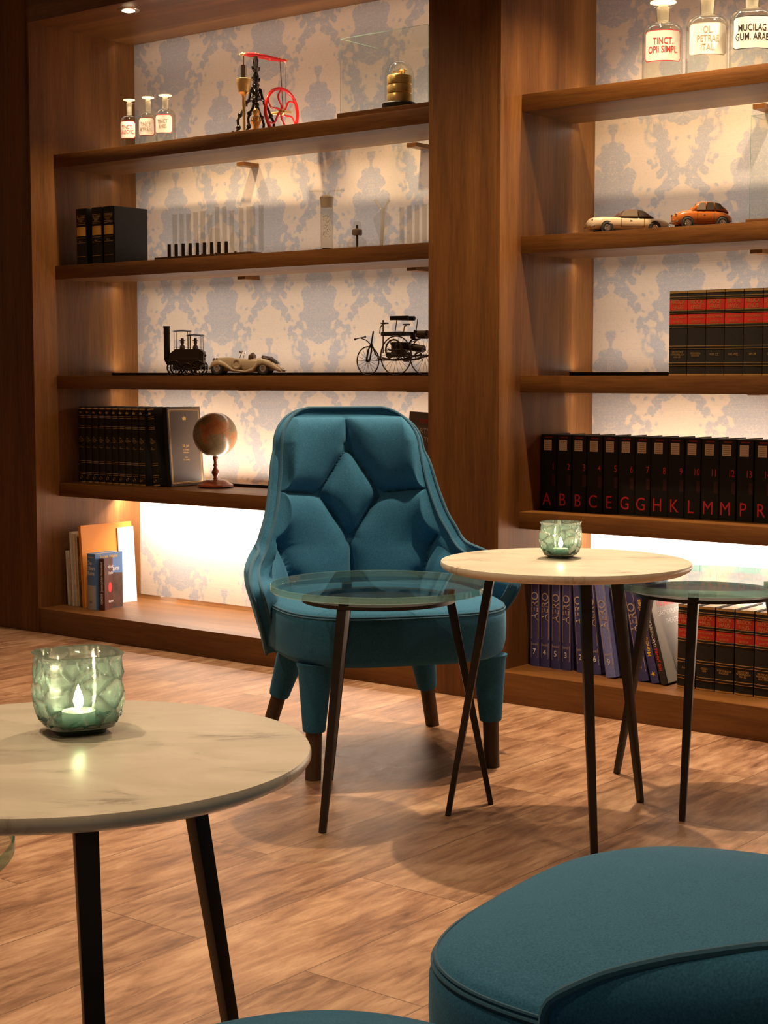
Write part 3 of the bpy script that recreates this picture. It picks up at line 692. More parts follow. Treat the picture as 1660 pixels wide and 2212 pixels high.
# red and black encyclopedias
def encyclopedia(s, t, z, vol, sub, label, group, w=.0575):
    d, h, b = .17, .243, .0055
    r = book('encyclopedia', s, t, z, (w - .0008, d, h, b), 'black', label, group); w = w - .0008
    key = ('enc', w)
    if key not in _bm:
        lb = MB(); band(lb, w, b, .188, .216, .0005); band(lb, w, b, .148, .175, .0005)
        g = MB()
        for zz in (.225, .2185, .1855, .178, .1455, .138, .084, .0765, .036, .028): band(g, w, b, zz, zz + .0016, .0008)
        band(g, w, b, .236, .242, .0006); band(g, w, b, .001, .0055, .0006)
        rb = MB(); band(rb, w, b, 0, .0035, .0016)
        _bm[key] = (lb.mesh('title_label', M['redleather']), g.mesh('gold_bands', M['gold']), rb.mesh('spine_rib', M['black']))
    a, g, rb = _bm[key]; tag(place('title_label', a, r), 'dark red title label'); place('gold_bands', g, r)
    for zz in (.221, .181, .141, .080, .0315): place('spine_rib', rb, r, (0, 0, zz))
    mb = MB(); c = w / 2
    put_text(mb, 'BROCK\nHAUS', .0165, spine(w, b, c, .2022, .0009), .78)
    put_text(mb, 'ENZYKLOPÄDIE', .0075, spine(w, b, c, .1665, .0009), .8, width=w * .80); put_text(mb, 'BAND ' + vol, .0085, spine(w, b, c, .1540, .0009), .8)
    put_text(mb, sub, .0080 if '\n' in sub else .010, spine(w, b, c, .060, .0009), .8)
    mb.build('lettering', M['gold'], r, fix=False); return r
for k, (vol, sub, lb) in enumerate((('26', 'DEUTSCHES\nWÖRTERBUCH\nA-GLUB', 'black and red encyclopedia volume 26, leftmost on the upright middle shelf row'),
        ('25', 'PERSONEN-\nREGISTER', 'black and red encyclopedia volume 25 lettered PERSONENREGISTER'), ('24', 'WIX-ZZ', 'black and red encyclopedia volume 24, third from left on the middle shelf'),
        ('23', 'VAS-WEJ', 'black and red encyclopedia volume 23, fourth from left on the middle shelf'), ('22', 'TEP-UR', 'black and red encyclopedia volume 22, fifth from left on the middle shelf'),
        ('21', 'SIL-TEN', 'black and red encyclopedia volume 21 cut by the right photo edge, middle shelf'))):
    encyclopedia(2.656 + .0585 * k, .15, SH[2], vol, sub, lb, 'encyclopedias on the middle shelf', .0578)
for k, (vol, sub, lb) in enumerate((('1', 'A-APT', 'black and red encyclopedia volume 1 lettered A-APT on the bottom board'), ('30', 'GESCH-\nGEN', 'black and red encyclopedia second from left on the bottom board, behind a table leg'),
        ('29', 'WÖRTERBUCH\nENGLISCH', 'black and red encyclopedia volume 29 lettered WÖRTERBUCH ENGLISCH'), ('28', 'DEUTSCHES\nWÖRTERBUCH\nREH-ZZ', 'black and red encyclopedia volume 28 lettered REH-ZZ on the bottom board'),
        ('27', 'DEUTSCHES\nWÖRTERBUCH\nGLUC-REG', 'black and red encyclopedia volume 27 at the right photo edge, bottom board'))):
    encyclopedia(2.712 + .0605 * k, .125, SH[4], vol, sub, lb, 'encyclopedias on the bottom board', .0578)

# row of black volumes with big red letters
LET = 'ABBCEGGHKLMMPRS'
w, d, h = .0550, .165, .237
lab_m = MB().box(.010, .038, -.0008, .0, .188, .221).mesh('paper_label', M['beige_label'])
lin = MB()
for zz in (.1925, .1985, .2045, .2105, .2155): lin.box(.0135, .0345, -.0011, -.0008, zz, zz + .0010)
lin = lin.mesh('label_lines', M['bookbrown'])
sml = MB(); put_text(sml, 'KINDLERS', .006, lambda x, y: (w / 2 + x, -.0006, .2285 + y)); sml = sml.mesh('top_lettering', M['redink'], fix=False)
low = MB().box(.040, .0525, -.0004, 0, .078, .113).mesh('faint_print', mat('faint_red_print', (.05, .008, .006), .6))
for k, ch in enumerate(LET[:14]):
    nth = ['leftmost', 'second', 'third', 'fourth', 'fifth', 'sixth', 'seventh', 'eighth', 'ninth', 'tenth', 'eleventh', 'twelfth', 'thirteenth', 'fourteenth'][k]
    r = book('lexicon_volume', 2.170 + .0556 * k, .228 - (.001 if k % 3 == 0 else 0), SH[3], (w, d, h, 0.), 'black', 'black lexicon volume number %d with a big red letter %s, %s of its row' % (k + 1, ch, nth), 'black lexicon volumes with red letters')
    tag(place('paper_label', lab_m, r), 'small beige paper label'); place('label_lines', lin, r); place('top_lettering', sml, r); place('faint_print', low, r)
    mb = MB(); put_text(mb, ch, .056, lambda x, y: (.022 + x, -.0006, .033 + y), .85)
    put_text(mb, str(k + 1), .029, lambda x, y: (.0445 + x if k < 9 else .0400 + x, -.0006, .137 + y), .72, .003)
    mb.build('lettering', M['redink'], r, fix=False)

# blue volumes with AERO on the spine
def aero(s, t, lean, num, cover, label, wd=.034, faint=False):
    d, h, b = .21, .305, .003
    r = book('aviation_volume', s, t, SH[4], (wd, d, h, b), cover, label, 'blue aviation volumes', lean)
    mb = MB(); fn = spine_up(wd, b, wd * .52, .190)
    put_text(mb, 'AERO', .034, fn, 1., width=.088)
    f2 = lambda x, y: (x, -b * (1 - (2 * x / wd - 1) ** 2) - .0006, y)
    outline(mb, f2, .004, wd - .004, .087, .285, .0012); outline(mb, f2, .004, wd - .004, .028, .076, .0012)
    put_text(mb, 'BAND', .009, spine(wd, b, wd / 2, .069), .9, width=wd * .62)
    mb.build('lettering', M['silverink'], r, fix=False)
    m2 = MB(); put_text(m2, num, .025, spine(wd, b, wd / 2, .046, .0008), .9, .01); m2.build('volume_number', M['whiteink' if not faint else 'silverink'], r, fix=False)
for a in ((2.185, .15, 0, '7', 'blue_cloth', 'dark blue aviation volume numbered 7, leftmost on the bottom board'), (2.2215, .152, 0, '4', 'blue_cloth', 'dark blue aviation volume 4 between volumes 7 and 5'),
          (2.263, .148, 0, '5', 'blue_cloth', 'dark blue aviation volume numbered 5, third from left'), (2.302, .146, 0, '3', 'blue_cloth', 'dark blue aviation volume 3 standing upright right of volume 5'),
          (2.362, .14, 4, '2', 'blue_cloth', 'dark blue aviation volume slightly tilted, behind the near table leg'), (2.414, .14, 6, '6', 'blue_cloth', 'dark blue aviation volume leaning, left of the lighter blue one'),
          (2.478, .118, 9, '9', 'lavender', 'lighter blue aviation volume with a round emblem, leaning left'), (2.528, .13, 10, '8', 'blue_cloth', 'dark blue aviation volume leaning right after the lighter blue one'),
          (2.586, .125, 12, '1', 'blue_cloth', 'dark blue aviation volume numbered 1, rightmost leaning one')):
    aero(*a)
r = book('city_book', 2.632, .118, SH[4], (.026, .20, .27, .002), 'blue_cloth', 'blue book with yellow lettering leaning next to aviation volume 1', lean=14.)
mb = MB(); put_text(mb, 'Münchner Deutsches', .018, spine_up(.026, .002, .0135, .165), 1., .012, width=.17); mb.build('lettering', M['yellowink'], r, fix=False)
mb = MB(); v = [(.013 + .009 * (1 if k % 2 else .38) * math.cos(R(36 * k)), -.0022, .028 + .009 * (1 if k % 2 else .38) * math.sin(R(36 * k))) for k in range(10)]; mb.add(v, [tuple(range(10))]); mb.build('star_emblem', M['yellowink'], r, fix=False)
def theatre_cover(r, x, d, h, flip=1, red='150 JAHRE'):
    """front board print on the plane x = const; reading direction runs into the shelf"""
    fn = lambda a, b_: (x, .012 + a, b_)
    g = MB(); g.add([fn(0, .004), fn(d - .02, .004), fn(d - .02, h - .03), fn(0, h - .03)], [(0, 1, 2, 3)]); tag(g.build('front_print', M['grey_cover'], r, fix=False), 'grey front print')
def facade(mb, fn):
    """a pale theatre front with a gable, columns and steps"""
    mb.add([fn(-.05, .0), fn(.05, .0), fn(.05, .045), fn(-.05, .045)], [(0, 1, 2, 3)])
    mb.add([fn(-.035, .047), fn(.035, .047), fn(0, .068)], [(0, 1, 2)])
r = book('theatre_book', 2.666, .115, SH[4], (.020, .21, .27, .001), 'brownblack', 'dark theatre book with red and white spine lettering, leaning against the encyclopedias', lean=15.5)
mb = MB(); put_text(mb, '100 JAHRE', .0125, spine_up(.020, .001, .010, .075), 1., .01, width=.068); mb.build('lettering', M['redink'], r, fix=False)
mb = MB(); put_text(mb, 'GÄRTNERPLATZTHEATER', .0125, spine_up(.020, .001, .010, .187), 1., .005, width=.148); mb.build('title_lettering', M['whiteink'], r, fix=False)
X = .0206
g = MB(); g.add([(X, .006, .002), (X, .206, .002), (X, .206, .262), (X, .006, .262)], [(0, 1, 2, 3)]); tag(g.build('front_print', M['grey_cover'], r, fix=False), 'grey printed front')
fn = lambda a, b_: (X + .0004, .10 + a, b_)
mb = MB(); put_text(mb, 'GÄRTNERPLATZ', .020, lambda x, y: fn(x - .0, .205 + y), 1., width=.13); put_text(mb, 'THEATER', .020, lambda x, y: fn(x + .015, .178 + y), 1., width=.085); mb.build('cover_title', M['whiteink'], r, fix=False)
mb = MB(); put_text(mb, '150 JAHRE', .022, lambda x, y: fn(x - .01, .232 + y), 1., .01, width=.10); mb.build('cover_number', M['redink'], r, fix=False)
mb = MB(); facade(mb, lambda a, b_: fn(a + .02, .03 + b_ * 1.2)); mb.build('facade_picture', M['greyink'], r, fix=False)

# theatre book shown face-on behind the armchair
r = item('theatre_book', 1.572, .30, SH[3], 0, 'large dark grey theatre book facing out, half hidden by the pillar', 'book'); r.rotation_euler = (Matrix.Rotation(RZ + R(8), 3, 'Z') @ Matrix.Rotation(R(-5), 3, 'X') @ Matrix.Rotation(R(3), 3, 'Y')).to_euler()
MB().box(-.012, .212, 0, .018, 0, .300).build('cover', M['grey_dark'], r, bevel=.001)
MB().box(-.009, .208, -.0005, 0, .003, .255).build('front_print', mat('grey_print', (.20, .175, .155), .5), r)
mb = MB(); put_text(mb, '150 JAHRE', .020, lambda x, y: (.080 + x, -.0010, .268 + y), 1., .01, width=.10); mb.build('cover_number', M['redink'], r, fix=False)
mb = MB(); put_text(mb, 'GÄRTNERPLATZ', .024, lambda x, y: (.085 + x, -.0010, .236 + y), 1., width=.16); put_text(mb, 'THEATER', .024, lambda x, y: (.100 + x, -.0010, .207 + y), 1., width=.095); mb.build('cover_title', M['whiteink'], r, fix=False)
mb = MB(); facade(mb, lambda a, b_: (.09 + a * 1.6, -.0010, .02 + b_ * 2.)); mb.build('facade_picture', mat('facade_print', (.36, .31, .27), .5), r, fix=False)

# black volumes with gold bands, second shelf from the bottom
w, d, h, b = .0362, .20, .298, .006
gb = MB()
for zz in (.262, .2555, .222, .2155, .085, .0785, .040, .0335): band(gb, w, b, zz, zz + .0016, .0012, .001, w - .001)
band(gb, w, b, .289, .295, .0006); band(gb, w, b, .001, .006, .0006)
crown = [(-.006, 0), (.006, 0), (.0085, .009), (.0040, .0045), (0, .011), (-.0040, .0045), (-.0085, .009)]
gb.add([spine(w, b, w / 2, .272, .0012)(x, z) for x, z in crown], [tuple(range(7))])
for a, q, s_ in (('Das', .180, .008), ('Reich der\nZeichen und\nWunder', .168, .0062), ('Ein\nHandbuch', .143, .0062)): put_text(gb, a, s_, spine(w, b, w / 2, q, .0012), .9)
gb.ring((w / 2, -b - .0008, .021), .0065, .0007, (0, 1, 0), 18, 4); put_text(gb, 'e', .010, spine(w, b, w / 2, .021, .0012))
gb = gb.mesh('gold_bands', M['gold'], fix=False)
for k in range(11):
    nth = ['leftmost', 'second from left', 'third from left', 'fourth from left', 'fifth from left', 'sixth from left', 'seventh from left', 'eighth from left', 'ninth from left', 'tenth from left'][k] if k < 10 else ''
    ln = 0 if k < 10 else 6
    r = book('gilt_volume', .028 + .0380 * k + (.040 if k == 10 else 0), .195, SH[3], (w, d, h, b), 'black', ('black gilt-banded volume, %s of the ribbed row by the globe' % nth) if k < 10 else 'black gilt-banded volume tilted against the ribbed row, next to the framed cover', 'black gilt volumes by the globe', ln)
    place('gold_bands', gb, r)
# the last volume of that row shows its framed front
w, d, h = .022, .178, .300
r = book('cover_volume', .500, .215, SH[3], (w, d, h, 0.), 'black', 'large dark volume whose front shows a gold frame and crown, behind the globe', None, 4.2)
fn = lambda x, z: (w + .0008, x, z)
g = MB(); g.box(w - .0001, w + .0004, .004, d - .001, .001, h - .001); tag(g.build('front_board', M['cover_taupe'], r), 'smooth dark taupe front')
mb = MB(); outline(mb, fn, .010, d - .008, .010, .290, .0016); outline(mb, fn, .0145, d - .0125, .0145, .2855, .0008)
mb.add([fn(.090 + x * 1.3, .250 + z * 1.4) for x, z in crown], [tuple(range(7))])
for a, q, s_ in (('20. Juli', .152, .0135), ('in Wien', .137, .010), ('Wilhelm', .126, .009), ('Von', .108, .008), ('E. Ludwig', .099, .008)): put_text(mb, a, s_, lambda x, y: fn(.090 + x, q + y))
mb.build('gold_decoration', M['gold'], r, fix=False)

# three dark books with yellow labels
w, d, h, b = .058, .170, .212, .005
for k, s in enumerate((.108, .196, .262)):
    r = book('old_volume', s, .130, SH[1], (w, d, h, b), 'black', ('dark old volume with a yellow spine label, ' + ('leftmost of three', 'middle of three', 'rightmost of three, its side showing')[k]), 'dark volumes with yellow labels')
    mb = MB(); band(mb, w, b, .108, .142, .0007, .004, w - .004); tag(mb.build('spine_label', M['yellow'], r), 'yellow label')
    mb = MB()
    for zz in (.185, .180, .176, .158, .152, .100, .082, .030): band(mb, w, b, zz, zz + .0012, .0006, .006, w - .006)
    put_text(mb, 'GESAMMELTE\nWERKE', .0075, spine(w, b, w / 2, .167, .0008), .8); put_text(mb, 'Bd. %d' % (k + 1), .009, spine(w, b, w / 2, .088, .0008), .8)
    mb.build('gold_bands', M['gold'], r, fix=False)

# mixed books on the bottom board, left
def plain(name, s, t, dims, cover, label, lean=0, yaw=0):
    return book(name, s, t, SH[4], dims, cover, label, 'mixed books on the bottom board', lean, yaw)
plain('book', .022, .130, (.012, .15, .215, 0.), 'white', 'thin cream booklet leaning against the side panel, lowest of the mixed books', 3)
plain('book', .036, .132, (.011, .16, .190, 0.), 'page', 'slim yellowed booklet second from the side panel', 3)
plain('book', .054, .125, (.0125, .22, .292, 0.), 'white', 'tall white hardback leaning left on the bottom board', 2.5)
plain('book', .0675, .128, (.016, .21, .285, 0.), 'page', 'tall yellowed book between the white hardback and the brown spine', 2.5)
plain('book', .084, .130, (.014, .21, .280, 0.), 'page', 'tall yellowed pages, second of its kind beside the brown spine', 2.5)
r = plain('book', .099, .125, (.020, .22, .275, .001), 'bookbrown', 'brown photo-spined book beside the big orange one', 2.5)
mb = MB(); put_text(mb, 'BILDER AUS DER HEIMAT', .009, spine_up(.020, .001, .010, .15)); mb.build('lettering', M['silverink'], r, fix=False)
r = plain('picture_book', .126, .115, (.013, .265, .320, 0.), 'orange', 'big orange picture book leaning behind the blue novel', 3.5)
r = plain('picture_book', .1395, .300, (.005, .085, .300, 0.), 'white', 'thin white book edge showing behind the orange one', 3.5)
w = .046
r = plain('novel', .174, .100, (w, .140, .218, .003), 'skyblue', 'blue and silver novel titled Die Erben Kains')
mb = MB(); mb.add([(0, 0, 0)], []);
put_text(mb, 'Die', .022, spine(w, .003, .016, .182), .85, .008); put_text(mb, 'Erben', .022, spine(w, .003, .023, .162), .8, .008); put_text(mb, 'Kains', .022, spine(w, .003, .0225, .142), .8, .008)
fn = lambda a, b_: (w + .0008, a, b_)
put_text(mb, 'Die', .026, lambda x, y: fn(.060 + x, .180 + y), .9, .008); put_text(mb, 'Erben Kains', .026, lambda x, y: fn(.070 + x, .155 + y), .8, .008); mb.build('lettering', M['whiteink'], r, fix=False)
mb = MB(); put_text(mb, 'John Jakes', .0085, spine(w, .003, .023, .205), .9, .006); put_text(mb, 'John Jakes', .018, lambda x, y: fn(.07 + x, .204 + y), 1, .008, width=.09); mb.build('author_lettering', M['yellowink'], r, fix=False)
mb = MB(); mb.add([fn(.025, .001), fn(.138, .001), fn(.138, .135), fn(.07, .140), (w + .0008, .030, .110)], [(0, 1, 2, 3, 4)]); mb.build('cover_picture', M['portrait'], r, fix=False)
mb = MB(); v = [(w + .0011, .062 + .020 * math.cos(q), .105 + .028 * math.sin(q)) for q in [2 * PI * i / 20 for i in range(20)]]; mb.add(v, [tuple(range(20))]); mb.build('portrait_face', M['skinprint'], r, fix=False)
mb = MB(); band(mb, w, .003, .001, .095, .0004); mb.build('silver_lower_spine', mat('silver_print', (.50, .50, .52), .35, .4), r)
mb = MB(); put_text(mb, 'SV', .014, spine(w, .003, .023, .030, .0009), 1, .01); mb.build('publisher_mark', M['blackink'], r, fix=False)
w = .022
r = plain('novel', .232, .108, (w, .130, .200, .001), 'darkred', 'dark red novel with white spine lettering, at the right end', 0, 24)
mb = MB(); put_text(mb, 'HEIMKEHR · Jenseits auf dem Niemandsland', .0125, spine_up(w, .001, w / 2, .105), 1, .006, width=.165)
fn = lambda a, b_: (w + .0008, a, b_)
put_text(mb, 'Handel', .020, lambda x, y: fn(.06 + x, .165 + y)); put_text(mb, 'Verlaufen', .018, lambda x, y: fn(.07 + x, .140 + y)); put_text(mb, 'Roman', .016, lambda x, y: fn(.06 + x, .03 + y)); mb.build('lettering', M['whiteink'], r, fix=False)
mb = MB(); mb.add([fn(.05 + .016 * math.cos(q), .085 + .020 * math.sin(q)) for q in [2 * PI * i / 16 for i in range(16)]], [tuple(range(16))]); mb.build('cover_picture', M['redink'], r, fix=False)


# ------------------------------------------------------------------ pharmacy bottles
def bottle(s, t, z, r_, hb, hn, label, lines, ink, border, group, yaw=12, faint=False, white=False):
    r = item('pharmacy_bottle', s, t, z, yaw, label, 'bottle', group)
    mb = MB(); nr = r_ * .34; th = .002
    prof = [(0, .001), (r_ * .96, .001), (r_, .005), (r_, hb * .80)]
    for k in range(1, 9):
        a = k / 8 * PI / 2; prof.append((nr + (r_ - nr) * math.cos(a), hb * .80 + hb * .20 * math.sin(a)))
    prof += [(nr, hn - .012), (nr * 1.15, hn - .004), (nr * 1.5, hn - .001), (nr * 1.5, hn + .001)]
    inner = [(max(a - th, 0), b_ + (th * 2 if a == 0 or b_ < .003 else 0)) for a, b_ in prof[::-1]]
    mb.lathe(prof + inner, 48); mb.f = [q for q in mb.f if len(q) < 20]; mb.sm = [True] * len(mb.f); mb.build('glass_body', M['glass'], r, sharp=50)
    st = MB(); st.lathe([(0, hb + .004), (nr * .80, hb + .004), (nr * .92, hn - .002), (nr * .7, hn + .001), (nr * .6, hn + .005), (nr * 1.1, hn + .008), (nr * 1.9, hn + .011), (nr * 1.9, hn + .0135), (nr * .6, hn + .0155), (0, hn + .016)], 36)
    tag(st.build('stopper', M['glass_frost'], r, sharp=40), 'frosted ground glass stopper')
    # curved paper label with clipped corners
    W2, z0, z1, cc = r_ * 1.02, hb * .30, hb * .82, .008
    def patch(w2, a, b_, cut, rad, mname, nm):
        n = 24; m_ = MB(); v = []
        for i in range(n + 1):
            x = -w2 + 2 * w2 * i / n; e = max(0, cut - (w2 - abs(x)))
            q = x / rad
            v += [(rad * math.sin(q), -rad * math.cos(q), a + e), (rad * math.sin(q), -rad * math.cos(q), b_ - e)]
        m_.add(v, [(2 * i, 2 * i + 2, 2 * i + 3, 2 * i + 1) for i in range(n)], True); return m_.build(nm, M[mname], r, fix=False)
    patch(W2, z0, z1, cc, r_ + .0006, border, 'label_border'); patch(W2 - .0022, z0 + .0022, z1 - .0022, cc - .001, r_ + .0010, 'white', 'paper_label')
    tx = MB(); n = len(lines); rr = r_ + .0016
    for i, ln in enumerate(lines):
        zc = (z0 + z1) / 2 + ((n - 1) / 2 - i) * (z1 - z0) * .27
        put_text(tx, ln, (z1 - z0) * .30, lambda x, y: (rr * math.sin(x / rr), -rr * math.cos(x / rr), zc + y), .72, .006)
    tx.build('lettering', M[ink], r, fix=False); return r
g = 'pharmacy bottles on the left top shelf'
bottle(.336, .20, SH[0], .034, .125, .172, 'clear pharmacy bottle, leftmost and slimmest of the left shelf trio', ['TINCT.', 'SALICYC.'], 'redink', 'redink', g, 30)
bottle(.438, .20, SH[0], .035, .128, .170, 'clear pharmacy bottle in the middle of the left shelf trio', ['TINCT.', 'MYRRH.'], 'greyink', 'redleather', g, 30)
bottle(.530, .20, SH[0], .037, .130, .168, 'clear pharmacy bottle with whitest stopper, right of the left shelf trio', ['TINCT.', 'RHEI.'], 'greyink', 'redink', g, 30)
g = 'pharmacy bottles on the right top shelf'
bottle(2.593, .20, SH[0], .0585, .170, .215, 'pharmacy bottle with red lettered label TINCT. OPII SIMPL.', ['TINCT.', 'OPII SIMPL.'], 'redink', 'redink', g, 30)
bottle(2.735, .20, SH[0], .0595, .172, .218, 'pharmacy bottle with faded label OL. PETRAE ITAL.', ['OL.', 'PETRAE', 'ITAL.'], 'greyink', 'silverink', g, 30)
bottle(2.872, .20, SH[0], .0610, .172, .220, 'pharmacy bottle with black lettered label MUCILAG. GUM. ARAB.', ['MUCILAG.', 'GUM. ARAB.'], 'blackink', 'blackink', g, 30)

# ------------------------------------------------------------------ red-wheeled beam engine
r = item('beam_engine', .925, .265, SH[0], 88, 'brass, black and red model beam engine with a big red flywheel on the top shelf', 'model engine')
mb = MB(); mb.box(-.085, .115, -.040, .040, 0, .008)
for x in (-.08, .0, .08):
    for y in (-.036, .036): mb.cyl((x, y, .008), (x, y, .018), .006, .004, 12)
tag(mb.build('base_plate', M['blackgloss'], r, bevel=.0015), 'black enamel base')
def scroll(mb, pts, r0, knobs=True):
    mb.tube(pts, r0, 8)
    for p in pts[1:-1:2]: mb.sphere(p, r0 * 1.9, 10, 7)
for y in (-.026, .026):
    mb = MB()
    scroll(mb, [(-.075, y, .010), (-.062, y, .030), (-.066, y, .055), (-.056, y * .9, .075), (-.040, y * .9, .095), (-.030, y * .8, .120), (-.016, y * .7, .135), (-.012, y * .5, .17)], .0048)
    scroll(mb, [(.075, y, .010), (.058, y, .024), (.066, y, .055), (.052, y * .9, .078), (.040, y * .9, .098), (.026, y * .8, .120), (.014, y * .7, .138), (.010, y * .5, .17)], .0048)
    mb.ring((0, y * .9, .105), .026, .0042, (0, 1, 0), 20, 8, .1, PI - .1)
    mb.build('a_frame', M['blackgloss'], r)
mb = MB(); prof = [(.0, .135), (.018, .138), (.012, .150), (.016, .160), (.009, .170), (.014, .185), (.008, .195), (.012, .215), (.0075, .228), (.013, .240), (.008, .252), (.011, .268), (.007, .280), (.009, .290), (0, .292)]
mb.lathe(prof, 20)
for zz, xx in ((.165, .020), (.200, .018), (.238, .017)):
    mb.tube([(-xx, 0, zz + .01), (-xx * .9, 0, zz), (0, 0, zz - .006), (xx * .9, 0, zz), (xx, 0, zz + .01)], .0035, 8)
mb.build('column', M['blackgloss'], r)
mb = MB(); mb.lathe([(0, .008), (.018, .010), (.020, .018), (.010, .026), (.013, .040), (.021, .055), (.017, .070), (.009, .076), (.012, .084), (.0125, .092), (.006, .102), (0, .104)], 24)
tag(mb.build('gilt_figure', M['brass'], r), 'polished brass centrepiece')
cyl = MB(); cyl.lathe([(0, .100), (.006, .100), (.006, .135), (.010, .142), (.020, .150), (.021, .160), (.026, .180), (.027, .196), (.024, .198), (0, .198)], 32, (-.060, 0, 0)); cyl.cyl((-.060, 0, .008), (-.060, 0, .10), .005)
tag(cyl.build('brass_cylinder', M['brass'], r), 'brass cup and stem')
MB().cyl((-.060, 0, .198), (-.060, 0, .245), .0105, n=24).build('piston_cylinder', M['chrome'], r)
MB().cyl((-.060, 0, .245), (-.060, 0, .284), .002, n=10).build('piston_rod', M['chrome'], r)
for y, dz in ((-.012, 0), (.012, .002)):
    mb = MB(); pts = [(-.065, y, .282 + dz), (-.02, y, .287), (.04, y, .289), (.09, y * .9, .288), (.150, y * .5, .290)]
    mb.tube(pts, 0, 10, False, [.0035, .0055, .0062, .0055, .0035]); tag(mb.build('beam', M['red'], r), 'red enamelled beam')
mb = MB()
for p, q in (((-.065, 0, .283), .0058), ((0, 0, .291), .0065), ((.075, 0, .289), .0055), ((.115, 0, .292), .0055), ((.152, 0, .292), .0068)): mb.sphere(p, q, 12, 8); mb.cyl((p[0], -.016, p[2]), (p[0], .016, p[2]), .003, n=10)
mb.build('beam_pivots', M['brass'], r)
for x0, x1 in ((.150, .142), (.118, .128)): MB().cyl((x0, -.006, .288), (x1, -.012, .104), .0017, n=8).build('connecting_rod', M['chrome'], r)
wz, wy, wx = .098, -.030, .100
mb = MB(); mb.ring((wx, wy, wz), .083, .0062, (0, 1, 0), 64, 12)
for k in range(6):
    a = k * PI / 3 + .3; P = []
    for j in range(9):
        q = j / 8; aa = a + .55 * math.sin(q * PI * .9); P.append((wx + (.010 + .071 * q) * math.cos(aa), wy, wz + (.010 + .071 * q) * math.sin(aa)))
    mb.tube(P, 0, 8, False, [.0045 - .0018 * j / 8 for j in range(9)])
tag(mb.build('flywheel', M['red'], r), 'big red flywheel with curved spokes')
mb = MB(); mb.cyl((wx, wy - .016, wz), (wx, .030, wz), .0052, n=16); mb.sphere((wx, wy, wz), .013, 14, 10); mb.box(wx - .004, wx + .030, wy - .020, wy - .012, wz - .003, wz + .006); mb.build('crankshaft', M['brass'], r)
mb = MB(); mb.tube([(.070, .020, .008), (.085, .020, .045), (.078, .020, .075), (.100, .020, .094)], .0045, 8); mb.build('bearing_stand', M['blackgloss'], r)

# ------------------------------------------------------------------ glass showcases
def case(s0, s1, t0, t1, z, h, label, base_h=.009):
    r = item('glass_showcase', s0, t0, z, 0, label, 'showcase', 'glass showcases'); a, b = s1 - s0, t1 - t0; e = .0025
    MB().box(-.008, a + .008, -.008, b + .008, 0, base_h).build('wooden_base', M['wood_h'], r, bevel=.001)
    for nm, q in (('glass_pane', (0, a, 0, e)), ('glass_pane', (0, a, b - e, b)), ('glass_pane', (0, e, e, b - e)), ('glass_pane', (a - e, a, e, b - e))):
        p = MB().box(q[0], q[1], q[2], q[3], base_h, h).build(nm, M['glass_case'], r)
    MB().box(0, a, 0, b, h, h + e).build('glass_lid', M['glass_case'], r)
    m = MB(); c = .0006
    m.box(-c, a + c, -c, c, h + e - c, h + e + c); m.box(-c, c, -c, c, base_h, h)
    m.box(-c, c, 0, b, h + e - c, h + e + c); m.box(a - c, a + c, -c, c, base_h, h); m.build('ground_edge', M['case_edge'], r)
case(1.436, 1.800, .125, .385, SH[0], .256, 'frameless glass showcase over the brass clockwork on the left top shelf', .016)
case(2.905, 3.30, .14, .385, SH[1], .29, 'frameless glass showcase at the right photo edge, beside the orange model car')

# brass clockwork under a dome
r = item('dome_clockwork', 1.634, .188, SH[0] + .0162, 0, 'brass drum clockwork on a black base under a glass dome, inside the showcase', 'model instrument'); r.scale = (1.1, 1.1, 1.12)
mb = MB(); mb.lathe([(0, 0), (.050, 0), (.052, .003), (.052, .016), (.047, .020), (.0, .020)], 56); mb.build('black_base', M['black'], r)
for k in range(3):
    mb = MB(); mb.lathe([(0, .0205 + .026 * k), (.035, .0205 + .026 * k), (.037, .022 + .026 * k), (.037, .043 + .026 * k), (.035, .0455 + .026 * k), (0, .0455 + .026 * k)], 48); tag(mb.build('brass_drum', M['brass'], r), 'polished brass drum')
mb = MB(); mb.box(-.026, .026, -.0015, .0015, .108, .111); mb.cyl((0, 0, .098), (0, 0, .118), .002)
for x in (-.020, .008, .018): mb.cyl((x, .0, .098), (x, .0, .114), .0022, n=10)
mb.ring((.012, 0, .112), .008, .0014, (0, 0, 1), 20, 6); mb.ring((-.010, .006, .104), .010, .0014, (0, 0, 1), 20, 6); mb.build('movement', M['brass'], r)
mb = MB(); dr = .0435; mb.lathe([(dr, .0205)] + [(dr, .095)] + [(dr * math.cos(a), .095 + dr * 1.05 * math.sin(a)) for a in [k / 12 * PI / 2 for k in range(1, 13)]], 48); mb.f = [q for q in mb.f if len(q) < 20]; mb.sm = [True] * len(mb.f); mb.build('glass_dome', M['glass'], r)

# ------------------------------------------------------------------ laboratory glass
def glass_tube(s, t, z, r_, h, label, group, seated=0.):
    o = item('test_tube', s, t, z, 0, label, 'test tube', group)
    mb = MB(); pr = [(r_ * math.sin(a), r_ - r_ * math.cos(a)) for a in [k / 5 * PI / 2 for k in range(6)]]; pr[0] = (1e-7, 0)
    mb.lathe(pr + [(r_, h - .003), (r_ * 1.14, h - .001), (r_ * 1.14, h), (r_ * .86, h), (r_ * .84, h - .003), (r_ * .84, r_)], 20); mb.f = [q for q in mb.f if len(q) < 15]; mb.sm = [True] * len(mb.f)
    mb.build('glass_tube', M['glass_lab'], o, sharp=60); return o
r = item('peg_rack', .50, .165, SH[1], 0, 'long dark wooden rack with nine short pegs on the second shelf', 'rack')
bm_ = MB(); bm_.box(0, .485, 0, .065, 0, .013); bm_.build('base', M['wood_h'], r, bevel=.001)
